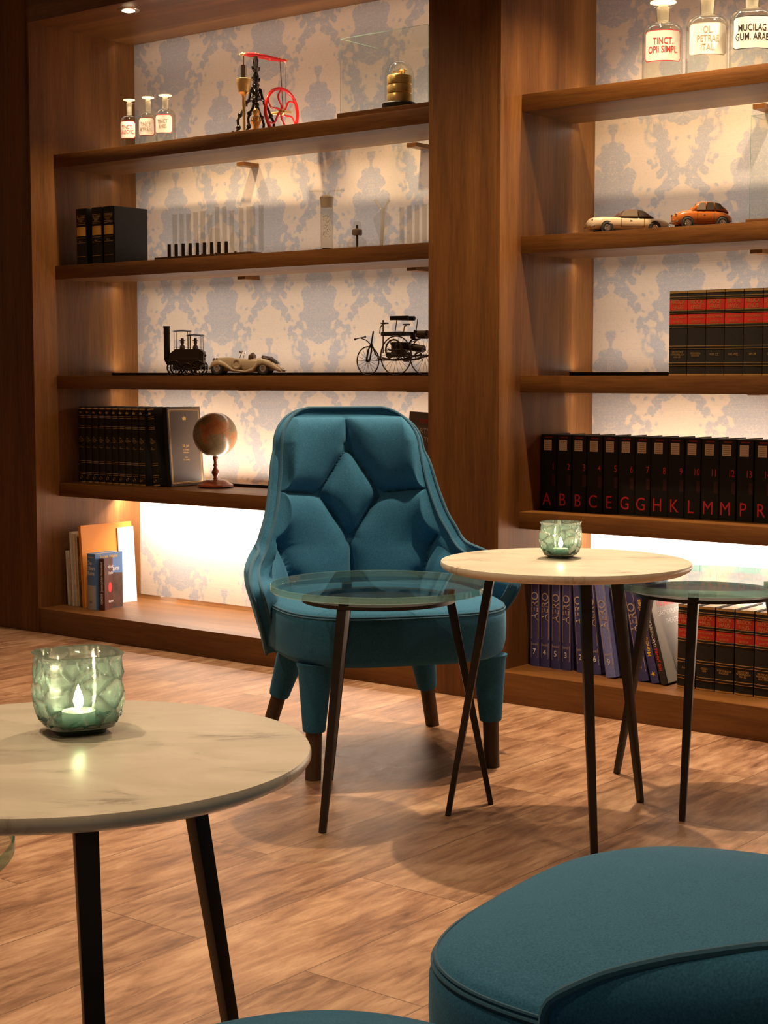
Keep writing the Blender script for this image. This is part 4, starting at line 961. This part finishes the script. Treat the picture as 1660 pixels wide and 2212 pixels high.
for k in range(9): MB().cyl((.060 + .0365 * k, .018, .013), (.060 + .0365 * k, .018, .060 - .0005 * k), .0068, .0064, 18).build('peg', M['rust'], r)
NTH = ['leftmost', 'second from left', 'third from left', 'fourth from left', 'fifth from left', 'sixth from left', 'seventh from left', 'eighth from left', 'rightmost']
hs = (.158, .158, .156, .160, .162, .146, .172, .170, .154)
for k in range(9): glass_tube(.556 + .0365 * k, .216, SH[1] + .0135, .0088, hs[k], 'clear upright test tube in the pegged rack, %s' % NTH[k], 'test tubes in the pegged rack')
for k in range(4): glass_tube(.905 + .030 * k - (.003 if k == 2 else 0), .205 + .008 * (k % 2), SH[1] + .0135, .0088, (.160, .163, .160, .164)[k], 'clear test tube on the bare right part of the rack, %s of four' % NTH[k].replace('fourth from left', 'rightmost'), 'test tubes on the rack end')
def flask(s, t, label, h, sc):
    o = item('glass_funnel', s, t, SH[1], 0, label, 'laboratory glass', 'small funnels behind the rack')
    mb = MB(); mb.lathe([(.004 * sc, 0), (.004 * sc, .02), (.024 * sc, h * .6), (.016 * sc, h)], 24); mb.f = [q for q in mb.f if len(q) < 20]; mb.sm = [True] * len(mb.f); mb.build('glass_cone', M['glass_lab'], o)
    MB().cyl((0, 0, 0), (0, 0, .030), .0045, n=12).build('stand_peg', M['rust'], o)
flask(.615, .300, 'small glass cone behind the left end of the peg rack', .105, .95)
flask(.685, .300, 'taller glass cone behind the third peg of the rack', .120, 1.)
flask(.785, .300, 'small glass cone behind the middle of the peg rack', .100, .9)
# washing bottle
r = item('washing_bottle', 1.290, .225, SH[1], 25, 'tall glass washing bottle with frosted stopper and two bent side tubes', 'laboratory glass')
mb = MB(); mb.lathe([(0, .001), (.020, .001), (.0225, .004), (.0225, .152), (.0205, .152), (.0205, .010), (0, .008)], 36); mb.build('glass_cylinder', M['glass_lab'], r)
mb = MB(); mb.lathe([(0, .150), (.0205, .152), (.0235, .182), (.0245, .186), (.0200, .189), (.010, .195), (0, .196)], 32); tag(mb.build('stopper', M['cork'], r), 'frosted beige stopper')
for sgn in (-1, 1):
    mb = MB(); mb.tube([(sgn * .004, 0, .190), (sgn * .006, 0, .200), (sgn * .014, 0, .2065), (sgn * .030, 0, .208), (sgn * .062, 0, .208)], .0032, 10); mb.build('side_tube', M['glass_lab'], r)
mb = MB(); rn = random.Random(2)
for k in range(70): mb.sphere((rn.uniform(-.012, .012), rn.uniform(-.012, .012), .052 + rn.random() * .075), rn.uniform(.0012, .0024), 6, 4)
o_ = mb.build('bubbles', M['glass_frost'], r, fix=False); o_['kind'] = 'stuff'
MB().box(-.014, .016, -.010, .010, .0095, .014).build('foot_plate', M['rust'], r)
# spirit lamp
r = item('spirit_lamp', 1.425, .225, SH[1], 0, 'squat glass spirit lamp with a glass cap and dark wick holder', 'laboratory glass')
mb = MB(); mb.lathe([(0, .001), (.028, .001), (.032, .006), (.033, .020), (.030, .032), (.020, .042), (.012, .046), (.0105, .052)], 36); mb.f = [q for q in mb.f if len(q) < 20]; mb.sm = [True] * len(mb.f); mb.build('glass_bulb', M['glass_lab'], r)
mb = MB(); mb.lathe([(0, .050), (.016, .050), (.0175, .056), (.017, .068), (.012, .072), (0, .073)], 28); tag(mb.build('wick_holder', mat('smoked_collar', (.18, .13, .09), .5), r), 'brown collar')
MB().cyl((0, 0, .006), (0, 0, .085), .0038, n=10).build('wick', M['rust'], r)
mb = MB(); mb.lathe([(.0155, .070), (.0150, .080), (.0125, .092), (.011, .0955), (0, .096)], 28); mb.build('glass_cap', M['glass_lab'], r)
# glass rod lying in front
r = item('glass_rod', 1.36, .150, SH[1] + .0035, 0, 'long glass rod lying along the shelf before the spirit lamp', 'laboratory glass')
mb = MB(); mb.tube([(0, 0, 0), (.12, .0, 0), (.43, 0, 0)], .0033, 10); mb.build('rod', M['glass_lab'], r)
# separating funnel on its side board
r = item('separating_funnel', 1.525, .235, SH[1], 0, 'pear-shaped separating funnel with a forked top, standing on a small board', 'laboratory glass')
MB().box(-.055, .045, -.03, .03, 0, .008).build('board', M['wood_h'], r, bevel=.001)
mb = MB(); mb.lathe([(.0045, .012), (.010, .030), (.028, .090), (.030, .102), (.024, .116), (.010, .126), (.006, .132)], 32); mb.f = [q for q in mb.f if len(q) < 20]; mb.sm = [True] * len(mb.f); mb.build('glass_pear', M['glass_lab'], r)
MB().cyl((-.004, 0, .008), (.006, 0, .135), .0062, n=14).build('inner_tube', M['glass_frost'], r)
for sgn in (-1, 1): MB().cyl((.006 * sgn, 0, .134), (.030 * sgn, 0, .166 - (.0 if sgn < 0 else .006)), .0045, .0055, 14).build('fork_arm', M['glass_frost'], r)
r = item('tube_stand', 1.575, .255, SH[1], 0, 'low wooden stand carrying the upright glass tubes next to the pillar', 'rack')
MB().box(0, .24, -.018, .022, 0, .010).build('base', M['wood_h'], r, bevel=.001)
for k in range(7): glass_tube(1.592 + .0315 * k, .257, SH[1] + .0105, .0082, (.125, .128, .128, .128, .127, .138, .138)[k], 'frosted upright glass tube on the low stand near the pillar, %s' % (NTH[k] if k < 6 else 'rightmost'), 'tubes on the low stand')

# ------------------------------------------------------------------ steam locomotive with two drivers
r = item('model_locomotive', .585, .245, SH[2], 32, 'dark bronze model steam locomotive with a tall chimney and two canopies', 'model locomotive')
mb = MB(); mb.box(-.068, .066, -.022, .022, .042, .050); mb.lathe([(0, -.060), (.020, -.060), (.022, -.052), (.022, .045), (.019, .055), (0, .058)], 28)
n = len(mb.v); mb.v[8:] = [(p[2], p[0], p[1] + .060) for p in mb.v[8:]]
mb.add([], []); mb.prism([(-.064, .040), (.066, .040), (.066, .088), (.050, .098), (-.040, .098), (-.064, .080)], -.021, .021); mb.box(-.050, .055, -.023, .023, .022, .045)
mb.build('boiler', M['rust'], r)
mb = MB(); mb.tube([(-.060, 0, .048), (-.072, 0, .050), (-.077, 0, .062), (-.077, 0, .10), (-.077, 0, .180)], .0118, 18)
mb.lathe([(.0130, .155), (.0130, .158)], 18, (-.077, 0, 0)); mb.lathe([(0, .178), (.0132, .178), (.0132, .184), (0, .184)], 18, (-.077, 0, 0)); mb.build('chimney', M['darkmetal'], r)
for x, q in ((-.044, .029), (.004, .024), (.046, .029)):
    for y in (-.026, .026):
        mb = MB(); mb.ring((x, y, q), q - .003, .003, (0, 1, 0), 32, 8); mb.cyl((x, y - .003, q), (x, y + .003, q), .006, n=14)
        for k in range(10): mb.cyl((x, y, q), (x + (q - .003) * math.cos(k * PI / 5), y, q + (q - .003) * math.sin(k * PI / 5)), .0012, n=6, caps=False)
        mb.build('wheel', M['rust'], r)
for x0, x1, zt in ((-.048, .010, .166), (.006, .060, .150)):
    mb = MB()
    for x in (x0 + .003, x1 - .003):
        for y in (-.018, .018): mb.cyl((x, y, .076), (x, y, zt), .0011, n=6)
    mb.grid(lambda a, b: (x0 - .004 + (x1 - x0 + .008) * a, -.024 + .048 * b, zt + .005 - .014 * (a - .5) ** 2 - .016 * (b - .5) ** 2), 9, 9); mb.grid(lambda a, b: (x0 - .004 + (x1 - x0 + .008) * a, -.024 + .048 * b, zt + .002 - .014 * (a - .5) ** 2 - .016 * (b - .5) ** 2), 9, 9)
    mb.tube([(x0, -.018, .105), (x1, -.018, .105)], .0010, 6); mb.build('canopy', M['rust'], r)
for x in (-.018, .032):
    mb = MB(); mb.lathe([(0, .074), (.010, .076), (.011, .092), (.0095, .108), (.005, .115), (.0055, .117), (.0072, .122), (.006, .130), (0, .133)], 16, (x, 0, 0)); mb.lathe([(0, .1285), (.0115, .129), (.0115, .131), (.006, .132), (.0055, .139), (0, .1395)], 16, (x, 0, 0))
    for y in (-1, 1): mb.tube([(x, y * .009, .107), (x + .006, y * .013, .095), (x + .014, y * .008, .095)], .0028, 8)
    tag(mb.build('driver_figure', M['figure'], r), 'small hatted driver figure')
mb = MB()
for p in ((.064, -.012, .080), (.066, .008, .074), (.064, .0, .062)): mb.sphere(p, .006, 10, 7)
mb.cyl((.060, -.020, .030), (.075, -.020, .030), .008, n=16); mb.cyl((.060, .020, .030), (.075, .020, .030), .008, n=16)
for y in (-.030, .030): mb.bar((-.042, y, .022), (.040, y, .022), .003, .003, side=(0, 1, 0))
mb.build('valve_gear', M['darkmetal'], r)
r = item('track_strip', .44, .19, SH[2], 0, 'thin dark track strip lying under the front of the shelf models', 'base strip')
MB().box(.0, .145, -.052, -.040, 0, .0035).build('strip', M['darkmetal'], r)

# ------------------------------------------------------------------ cars
def loft(mb, secs, n=20, p=3.2):
    """secs: (x, z0, z1, half width, y offset); superellipse cross sections joined along x"""
    v = []
    for x, z0, z1, hw, yo in secs:
        for k in range(n):
            t = 2 * PI * k / n; c, s_ = math.cos(t), math.sin(t)
            v.append((x, yo + hw * math.copysign(abs(c) ** (2 / p), c), (z0 + z1) / 2 + (z1 - z0) / 2 * math.copysign(abs(s_) ** (2 / p), s_)))
    m = len(secs); f = [(j * n + k, j * n + (k + 1) % n, (j + 1) * n + (k + 1) % n, (j + 1) * n + k) for j in range(m - 1) for k in range(n)]
    mb.add(v, f + [tuple(range(n))[::-1], tuple(range((m - 1) * n, m * n))], True)
def wheel(r, x, y, q, w=.010, hub='chrome'):
    mb = MB(); s_ = -1 if y < 0 else 1
    mb.ring((x, y, q), q * .74, q * .27, (0, 1, 0), 30, 12); o = mb.build('wheel', M['tyre'], r)
    mb = MB(); mb.cyl((x, y - w * .25, q), (x, y + w * .25, q), q * .56, n=24); mb.sphere((x, y + s_ * w * .25, q), q * .28, 12, 8, 1, .5, 1); mb.ring((x, y + s_ * w * .28, q), q * .50, q * .05, (0, 1, 0), 24, 6); mb.build('hub_cap', M[hub], o)
def window(mb, pts, y):
    """side window polygon in x,z at both sides"""
    for s_ in (-1, 1): mb.prism(pts, s_ * y, s_ * (y + .0012))
# beige open tourer
r = item('model_roadster', .895, .228, SH[2], 30, 'beige open-top model touring car with sweeping fenders, right of the locomotive', 'model car'); r.scale = (1.12, 1.05, 1.25)
mb = MB(); loft(mb, [(-.090, .016, .046, .012, 0), (-.085, .012, .052, .017, 0), (-.045, .012, .054, .022, 0), (-.010, .012, .050, .030, 0), (.020, .012, .048, .034, 0), (.055, .012, .052, .034, 0), (.085, .014, .046, .028, 0), (.110, .014, .034, .020, 0), (.125, .014, .022, .012, 0)]); mb.build('body', M['cream'], r)
for y in (-.035, .035):
    mb = MB(); loft(mb, [(-.108, .016, .024, .006, y), (-.098, .024, .040, .010, y), (-.078, .030, .046, .011, y), (-.058, .024, .038, .010, y), (-.030, .010, .020, .009, y), (.010, .008, .014, .009, y), (.035, .010, .024, .010, y), (.052, .026, .046, .011, y), (.070, .030, .048, .011, y), (.092, .022, .040, .010, y), (.115, .012, .026, .008, y), (.128, .010, .016, .004, y)], 16, 2.4); mb.build('fender', M['cream'], r)
for x in (-.083, .068):
    for y in (-.036, .036): wheel(r, x, y, .0215)
mb = MB(); mb.ring((-.018, -.040, .033), .012, .0045, (0, 1, 0), 26, 10); mb.cyl((-.018, -.041, .033), (-.018, -.037, .033), .010, n=20); tag(mb.build('spare_wheel', M['cream'], r), 'spare wheel on the flank')
mb = MB(); mb.tube([(-.010, -.026, .050), (-.002, -.024, .070), (-.002, .024, .070), (-.010, .026, .050)], .0013, 8); mb.build('windscreen_frame', M['chrome'], r)
mb = MB(); loft(mb, [(.018, .040, .060, .026, 0), (.028, .040, .066, .026, 0), (.034, .040, .060, .024, 0)]); mb.build('seat', M['caramel'], r)
mb = MB(); loft(mb, [(.060, .046, .058, .018, 0), (.090, .036, .054, .022, 0), (.112, .022, .038, .016, 0)], 18, 2.2); mb.build('folded_roof', M['rust'], r)
mb = MB()
for y in (-.016, .016): mb.sphere((-.096, y, .045), .0062, 14, 9)
mb.tube([(-.114, -.04, .014), (-.118, 0, .014), (-.114, .04, .014)], .0016, 8); mb.tube([(.132, -.036, .016), (.136, 0, .016), (.132, .036, .016)], .0016, 8); mb.box(-.092, -.0885, -.011, .011, .018, .050); mb.sphere((-.010, -.020, .067), .004, 8, 6); mb.build('chrome_fittings', M['chrome'], r)
# saloons
def saloon(name, s, t, rot, L_, H, Wd, body, roof, label, secs, cabin, win, wx_, wr, screen):
    r = item(name, s, t, SH[1], rot, label, 'model car', 'model cars on the right shelf')
    mb = MB(); loft(mb, [(x * L_, a * H, b * H, c * Wd, 0) for x, a, b, c in secs], 26, 3.4)
    tag(mb.build('body', M[body], r, sharp=60))
    mb = MB(); loft(mb, [(x * L_, a * H, b * H, c * Wd, 0) for x, a, b, c in cabin], 24, 3.4); mb.build('cabin', M[roof], r, sharp=60)
    for q in win:
        mb = MB(); 
        for s_ in (-1, 1): mb.prism([(x * L_, z * H) for x, z in q], s_ * Wd * .405, s_ * Wd * .455)
        mb.build('side_window', M['window_dark'] if q is not win[0] else mat('pale_window', (.34, .27, .20), .1), r)
    ws = MB(); ws.add([(screen[0] * L_, -Wd * .34, screen[1] * H), (screen[0] * L_, Wd * .34, screen[1] * H), (screen[2] * L_, Wd * .30, screen[3] * H), (screen[2] * L_, -Wd * .30, screen[3] * H)], [(0, 1, 2, 3)]); ws.build('windscreen', M['window_dark'], r)
    for x in wx_:
        for y in (-1, 1):
            a = MB(); a.cyl((x * L_, y * Wd * .43, wr * 1.0), (x * L_, y * Wd * .492, wr * 1.0), wr * 1.22, n=28); a.build('wheel_arch', M['tyre'], r)
            wheel(r, x * L_, y * Wd * .475, wr)
    mb = MB()
    for y in (-.33, .33): mb.sphere((-L_ * .482, y * Wd, H * .50), H * .075, 14, 9, .6, 1, 1)
    mb.tube([(-L_ * .47, -Wd * .46, H * .25), (-L_ * .515, -Wd * .3, H * .25), (-L_ * .52, 0, H * .25), (-L_ * .515, Wd * .3, H * .25), (-L_ * .47, Wd * .46, H * .25)], H * .035, 8)
    mb.tube([(L_ * .47, -Wd * .46, H * .28), (L_ * .512, -Wd * .3, H * .28), (L_ * .512, Wd * .3, H * .28), (L_ * .47, Wd * .46, H * .28)], H * .035, 8)
    mb.box(-.02 * L_, .01 * L_, -Wd * .505, -Wd * .495, H * .47, H * .50); mb.build('chrome_trim', M['chrome'], r)
    mb = MB(); e = Wd * .4995
    for x in win[-1][0][0], : pass
    dx0, dx1 = (-.13, .16)
    for a, b, c, d in ((dx0, dx0 + .004, .22, .56), (dx1, dx1 + .004, .22, .56), (dx0, dx1, .22, .235)): mb.box(a * L_, b * L_, -e - .0004, -e + .001, c * H, d * H)
    mb.build('door_gap', M['rust'], r)
saloon('model_coupe', 2.463, .235, 46, .238, .072, .092, 'cream', 'caramel', 'beige model coupé with a brown roof on the second shelf, left of the orange car',
       [(-.50, .22, .50, .36), (-.47, .14, .62, .44), (-.36, .13, .66, .49), (-.15, .13, .66, .50), (.10, .13, .64, .50), (.32, .13, .62, .49), (.44, .16, .56, .46), (.50, .24, .46, .38)],
       [(-.17, .60, .66, .38), (-.08, .60, .92, .40), (.0, .60, .985, .41), (.10, .60, .99, .41), (.18, .60, .93, .40), (.27, .60, .72, .36), (.31, .60, .64, .30)],
       [[(-.13, .66), (-.07, .90), (.07, .93), (.09, .66)], [(.105, .66), (.09, .92), (.155, .88), (.22, .67)]], (-.31, .30), .0155, (-.165, .66, -.075, .94))
saloon('model_microcar', 2.708, .235, 42, .166, .078, .080, 'orangecar', 'orangecar', 'small burnt-orange rounded model car on the second shelf next to the beige coupé',
       [(-.50, .24, .44, .34), (-.47, .16, .56, .42), (-.36, .15, .66, .47), (-.18, .15, .68, .50), (.15, .15, .68, .50), (.34, .15, .64, .48), (.45, .17, .52, .43), (.50, .24, .40, .34)],
       [(-.22, .60, .68, .38), (-.13, .60, .92, .41), (-.04, .60, 1.0, .42), (.14, .60, 1.0, .42), (.26, .60, .95, .41), (.38, .60, .76, .38), (.44, .55, .60, .32)],
       [[(-.14, .68), (-.08, .92), (.02, .94), (.02, .68)], [(.04, .68), (.04, .94), (.15, .94), (.17, .68)], [(.20, .68), (.18, .93), (.27, .90), (.34, .70)]], (-.30, .31), .0155, (-.215, .68, -.125, .94))

# ------------------------------------------------------------------ three-wheeled motor car
r = item('model_tricycle', 1.575, .255, SH[2], 0, 'dark metal model of a three-wheeled motor carriage with wire wheels, beside the pillar', 'model carriage')
def wire(x, y, q, nm='wheel', n=18, th=.0022):
    mb = MB(); mb.ring((x, y, q), q - th, th, (0, 1, 0), 48, 8); mb.cyl((x, y - .006, q), (x, y + .006, q), .005, n=12)
    for k in range(n):
        a = 2 * PI * k / n; mb.cyl((x, y + (.004 if k % 2 else -.004), q), (x + (q - th) * math.cos(a), y, q + (q - th) * math.sin(a)), .0006, n=5, caps=False)
    return mb.build(nm, M['rust'], r)
wire(-.128, 0, .050)
wire(.060, -.085, .066); wire(.060, .075, .066)
mb = MB()
for y in (-.030, .030): mb.tube([(-.075, y * .4, .060), (-.040, y, .052), (.050, y, .055), (.125, y, .070)], .0030, 8)
mb.cyl((.060, -.082, .066), (.060, .072, .066), .003, n=10); mb.tube([(-.128, -.009, .050), (-.120, -.009, .085), (-.112, 0, .112), (-.104, 0, .150)], .0028, 8); mb.tube([(-.128, .009, .050), (-.120, .009, .085), (-.112, 0, .112)], .0028, 8)
mb.tube([(-.112, 0, .110), (-.094, 0, .070), (-.070, 0, .060)], .0028, 8); mb.build('frame', M['rust'], r)
mb = MB(); mb.tube([(-.106, 0, .098), (-.135, 0, .120), (-.152, -.012, .128), (-.156, -.03, .124)], .0020, 8); mb.tube([(-.152, -.012, .128), (-.156, .02, .132)], .0020, 8); mb.sphere((-.158, -.032, .123), .0042, 8, 6); mb.sphere((-.158, .022, .132), .0042, 8, 6); mb.build('tiller', M['rust'], r)
mb = MB(); mb.box(-.040, .052, -.042, .042, .132, .146); mb.build('seat', M['black'], r, bevel=.004)
mb = MB(); mb.cyl((-.010, 0, .1925), (.072, 0, .1895), .0075, n=16); mb.box(-.006, .070, -.036, -.028, .184, .198); mb.build('backrest', M['black'], r, bevel=.002)
mb = MB()
for x, y in ((.015, -.032), (.055, .03)): mb.cyl((x, y, .146), (x + .008, y, .190), .0016, n=8)
mb.tube([(-.046, -.038, .140), (-.044, -.038, .160), (-.034, -.038, .172), (-.010, -.038, .174)], .0018, 8); mb.tube([(.056, -.038, .146), (.058, -.038, .162), (.075, -.038, .170)], .0018, 8); mb.box(-.038, -.012, -.043, -.033, .172, .177); mb.box(.056, .080, -.043, -.033, .166, .171); mb.build('armrest', M['rust'], r)
mb = MB(); mb.cyl((-.046, -.020, .075), (-.046, -.020, .180), .0022, n=8); mb.sphere((-.046, -.020, .183), .0035, 8, 6); mb.build('brake_lever', M['rust'], r)
mb = MB(); mb.ring((.020, -.046, .085), .034, .003, (0, 1, 0), 40, 8)
for k in range(6): mb.cyl((.020, -.046, .085), (.020 + .033 * math.cos(k * PI / 3), -.046, .085 + .033 * math.sin(k * PI / 3)), .0016, n=6)
mb.cyl((.020, -.046, .085), (.020, .03, .085), .004, n=10); mb.build('belt_wheel', M['rust'], r)
mb = MB(); mb.box(-.030, .040, -.024, .024, .062, .078); mb.cyl((.030, 0, .100), (.110, 0, .088), .012, n=18); mb.cyl((.075, -.012, .122), (.075, -.012, .140), .009, n=14); mb.box(-.015, .020, -.016, .020, .078, .112)
mb.cyl((.060, .02, .130), (.066, .02, .150), .010, n=14); mb.tube([(.04, 0, .10), (.07, -.01, .12), (.10, -.01, .120), (.118, -.01, .135)], .0028, 8)
rn = random.Random(4)
for k in range(16): a, b_ = rn.uniform(-.04, .11), rn.uniform(.058, .11); mb.cyl((a, rn.uniform(-.03, .03), b_), (a + rn.uniform(-.02, .03), rn.uniform(-.03, .03), b_ + rn.uniform(-.02, .02)), .0020, n=6)
mb.build('engine', M['rust'], r, fix=False)
mb = MB(); mb.cyl((.105, -.018, .135), (.138, -.018, .135), .0145, n=22); mb.cyl((.101, -.018, .135), (.142, -.018, .135), .005, n=10); mb.build('tank', M['rust'], r)
mb = MB()
for q, x in ((.018, .060), (.012, .115)): 
    mb.ring((x, -.036, .066), q, .0018, (0, 1, 0), 28, 6)
    for k in range(14): a = 2 * PI * k / 14; mb.sphere((x + (q + .002) * math.cos(a), -.036, .066 + (q + .002) * math.sin(a)), .0018, 5, 4)
mb.tube([(.060, -.036, .085), (.115, -.036, .079)], .0014, 6); mb.tube([(.060, -.036, .047), (.115, -.036, .053)], .0014, 6); mb.build('chain_drive', M['rust'], r, fix=False)
mb = MB(); mb.box(-.070, -.040, -.030, .030, .050, .054); mb.build('footboard', M['rust'], r)

# ------------------------------------------------------------------ globe
r = item('desk_globe', .668, .305, SH[3], 0, 'small antique-style globe on a turned cherry wood stand', 'globe')
mb = MB(); mb.sphere((0, 0, 0), .083, 48, 32); g_ = mb.build('globe_ball', M['globe'], r, (0, 0, .199)); g_.rotation_euler = (R(20), R(-18), 0)
mb = MB(); mb.lathe([(0, .003), (.062, .003), (.068, .006), (.066, .012), (.054, .018), (.044, .026), (.034, .030), (.018, .032), (0, .032)], 56); tag(mb.build('base', M['cherry'], r), 'glossy cherry wood base')
mb = MB(); mb.lathe([(0, .030), (.012, .031), (.007, .037), (.0075, .043), (.014, .054), (.014, .062), (.008, .072), (.0055, .078), (.009, .084), (.006, .090), (.007, .104), (.010, .110), (.010, .1185), (0, .1185)], 28); mb.build('turned_stem', M['cherry'], r)
for k in range(3): MB().cyl((.052 * math.cos(k * 2.1), .052 * math.sin(k * 2.1), 0), (.052 * math.cos(k * 2.1), .052 * math.sin(k * 2.1), .004), .006, n=12).build('foot', M['cherry'], r)

# ------------------------------------------------------------------ light
WARM = (1., .72, .44); STRIPC = (1., .84, .70)
def spot(x, y, z, tx, ty, tz, power, size=95, blend=.6, rad=.03, col=WARM):
    l = bpy.data.lights.new('ceiling_spot', 'SPOT'); l.energy = power; l.color = col; l.spot_size = R(size); l.spot_blend = blend; l.shadow_soft_size = rad
    o = bpy.data.objects.new('ceiling_spot', l); C.objects.link(o); o.location = (x, y, z)
    o.rotation_euler = (Vector((tx, ty, tz)) - Vector((x, y, z))).to_track_quat('-Z', 'Y').to_euler(); return o
def strip(s0, s1, t, z, tilt, power, width=.012, spread=180, col=STRIPC):
    """LED or added fill strip along the back edge of a board; tilt 0 = straight up, 90 = to the wall, 180 = down"""
    l = bpy.data.lights.new('led_and_fill_strip', 'AREA'); l.shape = 'RECTANGLE'; l.size = s1 - s0; l.size_y = width; l.energy = power; l.color = col; l.spread = R(spread)
    o = bpy.data.objects.new('led_and_fill_strip', l); C.objects.link(o); o.location = W((s0 + s1) / 2, t, z)
    a = R(tilt); d = Vector((V[0] * math.sin(a), V[1] * math.sin(a), math.cos(a)))
    x = Vector((U[0], U[1], 0)); zz = -d; y = zz.cross(x)
    o.rotation_euler = Matrix((x, y, zz)).transposed().to_euler(); return o
for s0, s1 in ((.02, 1.88), (2.18, 4.18)):
    k = (s1 - s0) / 1.86
    strip(s0, s1, .420, .510, 150, 14 * k)            # under the lowest shelf: the bright band
    strip(s0, s1, .420, .592, 0, 4.6 * k); strip(s0, s1, .420, .935, 180, .6 * k)  # the straight-down strips from here on are added to even the wall light
    strip(s0, s1, .420, 1.012, 0, 1.35 * k); strip(s0, s1, .420, 1.355, 180, 1.0 * k)
    strip(s0, s1, .420, 1.435, 0, .95 * k); strip(s0, s1, .420, 1.78, 180, .6 * k)
    strip(s0, s1, .420, 1.860, 0, 1.2 * k)
    strip(s0, s1, .43, 2.312 if s0 < 1 else 2.44, 150, .35 * k)
# recessed downlights in the top panel of the left bookcase
def downlight(s, t, z, label):
    r = item('downlight', s, t, z, 0, label, 'recessed light', 'recessed downlights in the top panel')
    mb = MB(); mb.lathe([(.026, -.003), (.040, -.003), (.042, -.0005), (.026, -.0005), (.026, -.003)], 40); mb.build('bezel', M['chrome'], r)
    mb = MB(); mb.lathe([(0, -.008), (.012, -.0072), (.021, -.0048), (.025, -.002), (.025, -.001), (0, -.001)], 32); mb.build('lens', M['lamp'], r)
    w = W(s, t, z - .018); g = W(s + .02, t + .06, 0)
    spot(*w, *g, 24, 100, .7, .018)
downlight(.455, .092, 2.326, 'small glowing recessed spotlight above the leftmost pharmacy bottles')
downlight(.86, .135, 2.326, 'recessed spotlight at the very top edge above the red-wheeled engine')
downlight(1.50, .16, 2.326, 'recessed spotlight above the glass display case')
for s in (2.55, 3.1): spot(*W(s, .14, 2.44), *W(s + .02, .22, 0), 34, 100, .7, .018)
# ceiling lamps of the room
for x, y, tx, ty, p in ((1.42, 4.15, 1.1, 3.9, 210), (.55, 4.35, .35, 3.7, 180), (-.75, 4.9, -.6, 4.5, 70), (-1.6, 3.4, -1.2, 3.2, 45), (-.9, 2.0, -.6, 2.0, 55), (1.5, 2.4, 1.1, 2.1, 25), (-.3, .6, -.1, 1.4, 22)):
    spot(x, y, 2.86, tx, ty, 0, p, 100, .8, .028)
wd = bpy.data.worlds.new('room_glow'); bpy.context.scene.world = wd; wd.use_nodes = True
bg = wd.node_tree.nodes['Background']; bg.inputs[0].default_value = (1., .62, .36, 1); bg.inputs[1].default_value = .08

# ------------------------------------------------------------------ camera
cam = bpy.data.cameras.new('camera'); co = bpy.data.objects.new('camera', cam); C.objects.link(co)
cam.sensor_fit = 'HORIZONTAL'; cam.sensor_width = 36; cam.lens = 36 * 3490 / 1660; cam.clip_start = .02
co.location = (0, 0, 1); co.rotation_euler = (R(90 - 4.8479), 0, 0)
sc = bpy.context.scene; sc.camera = co
sc.view_settings.view_transform = 'Standard'; sc.view_settings.look = 'None'; sc.view_settings.gamma = 1; sc.view_settings.exposure = .88
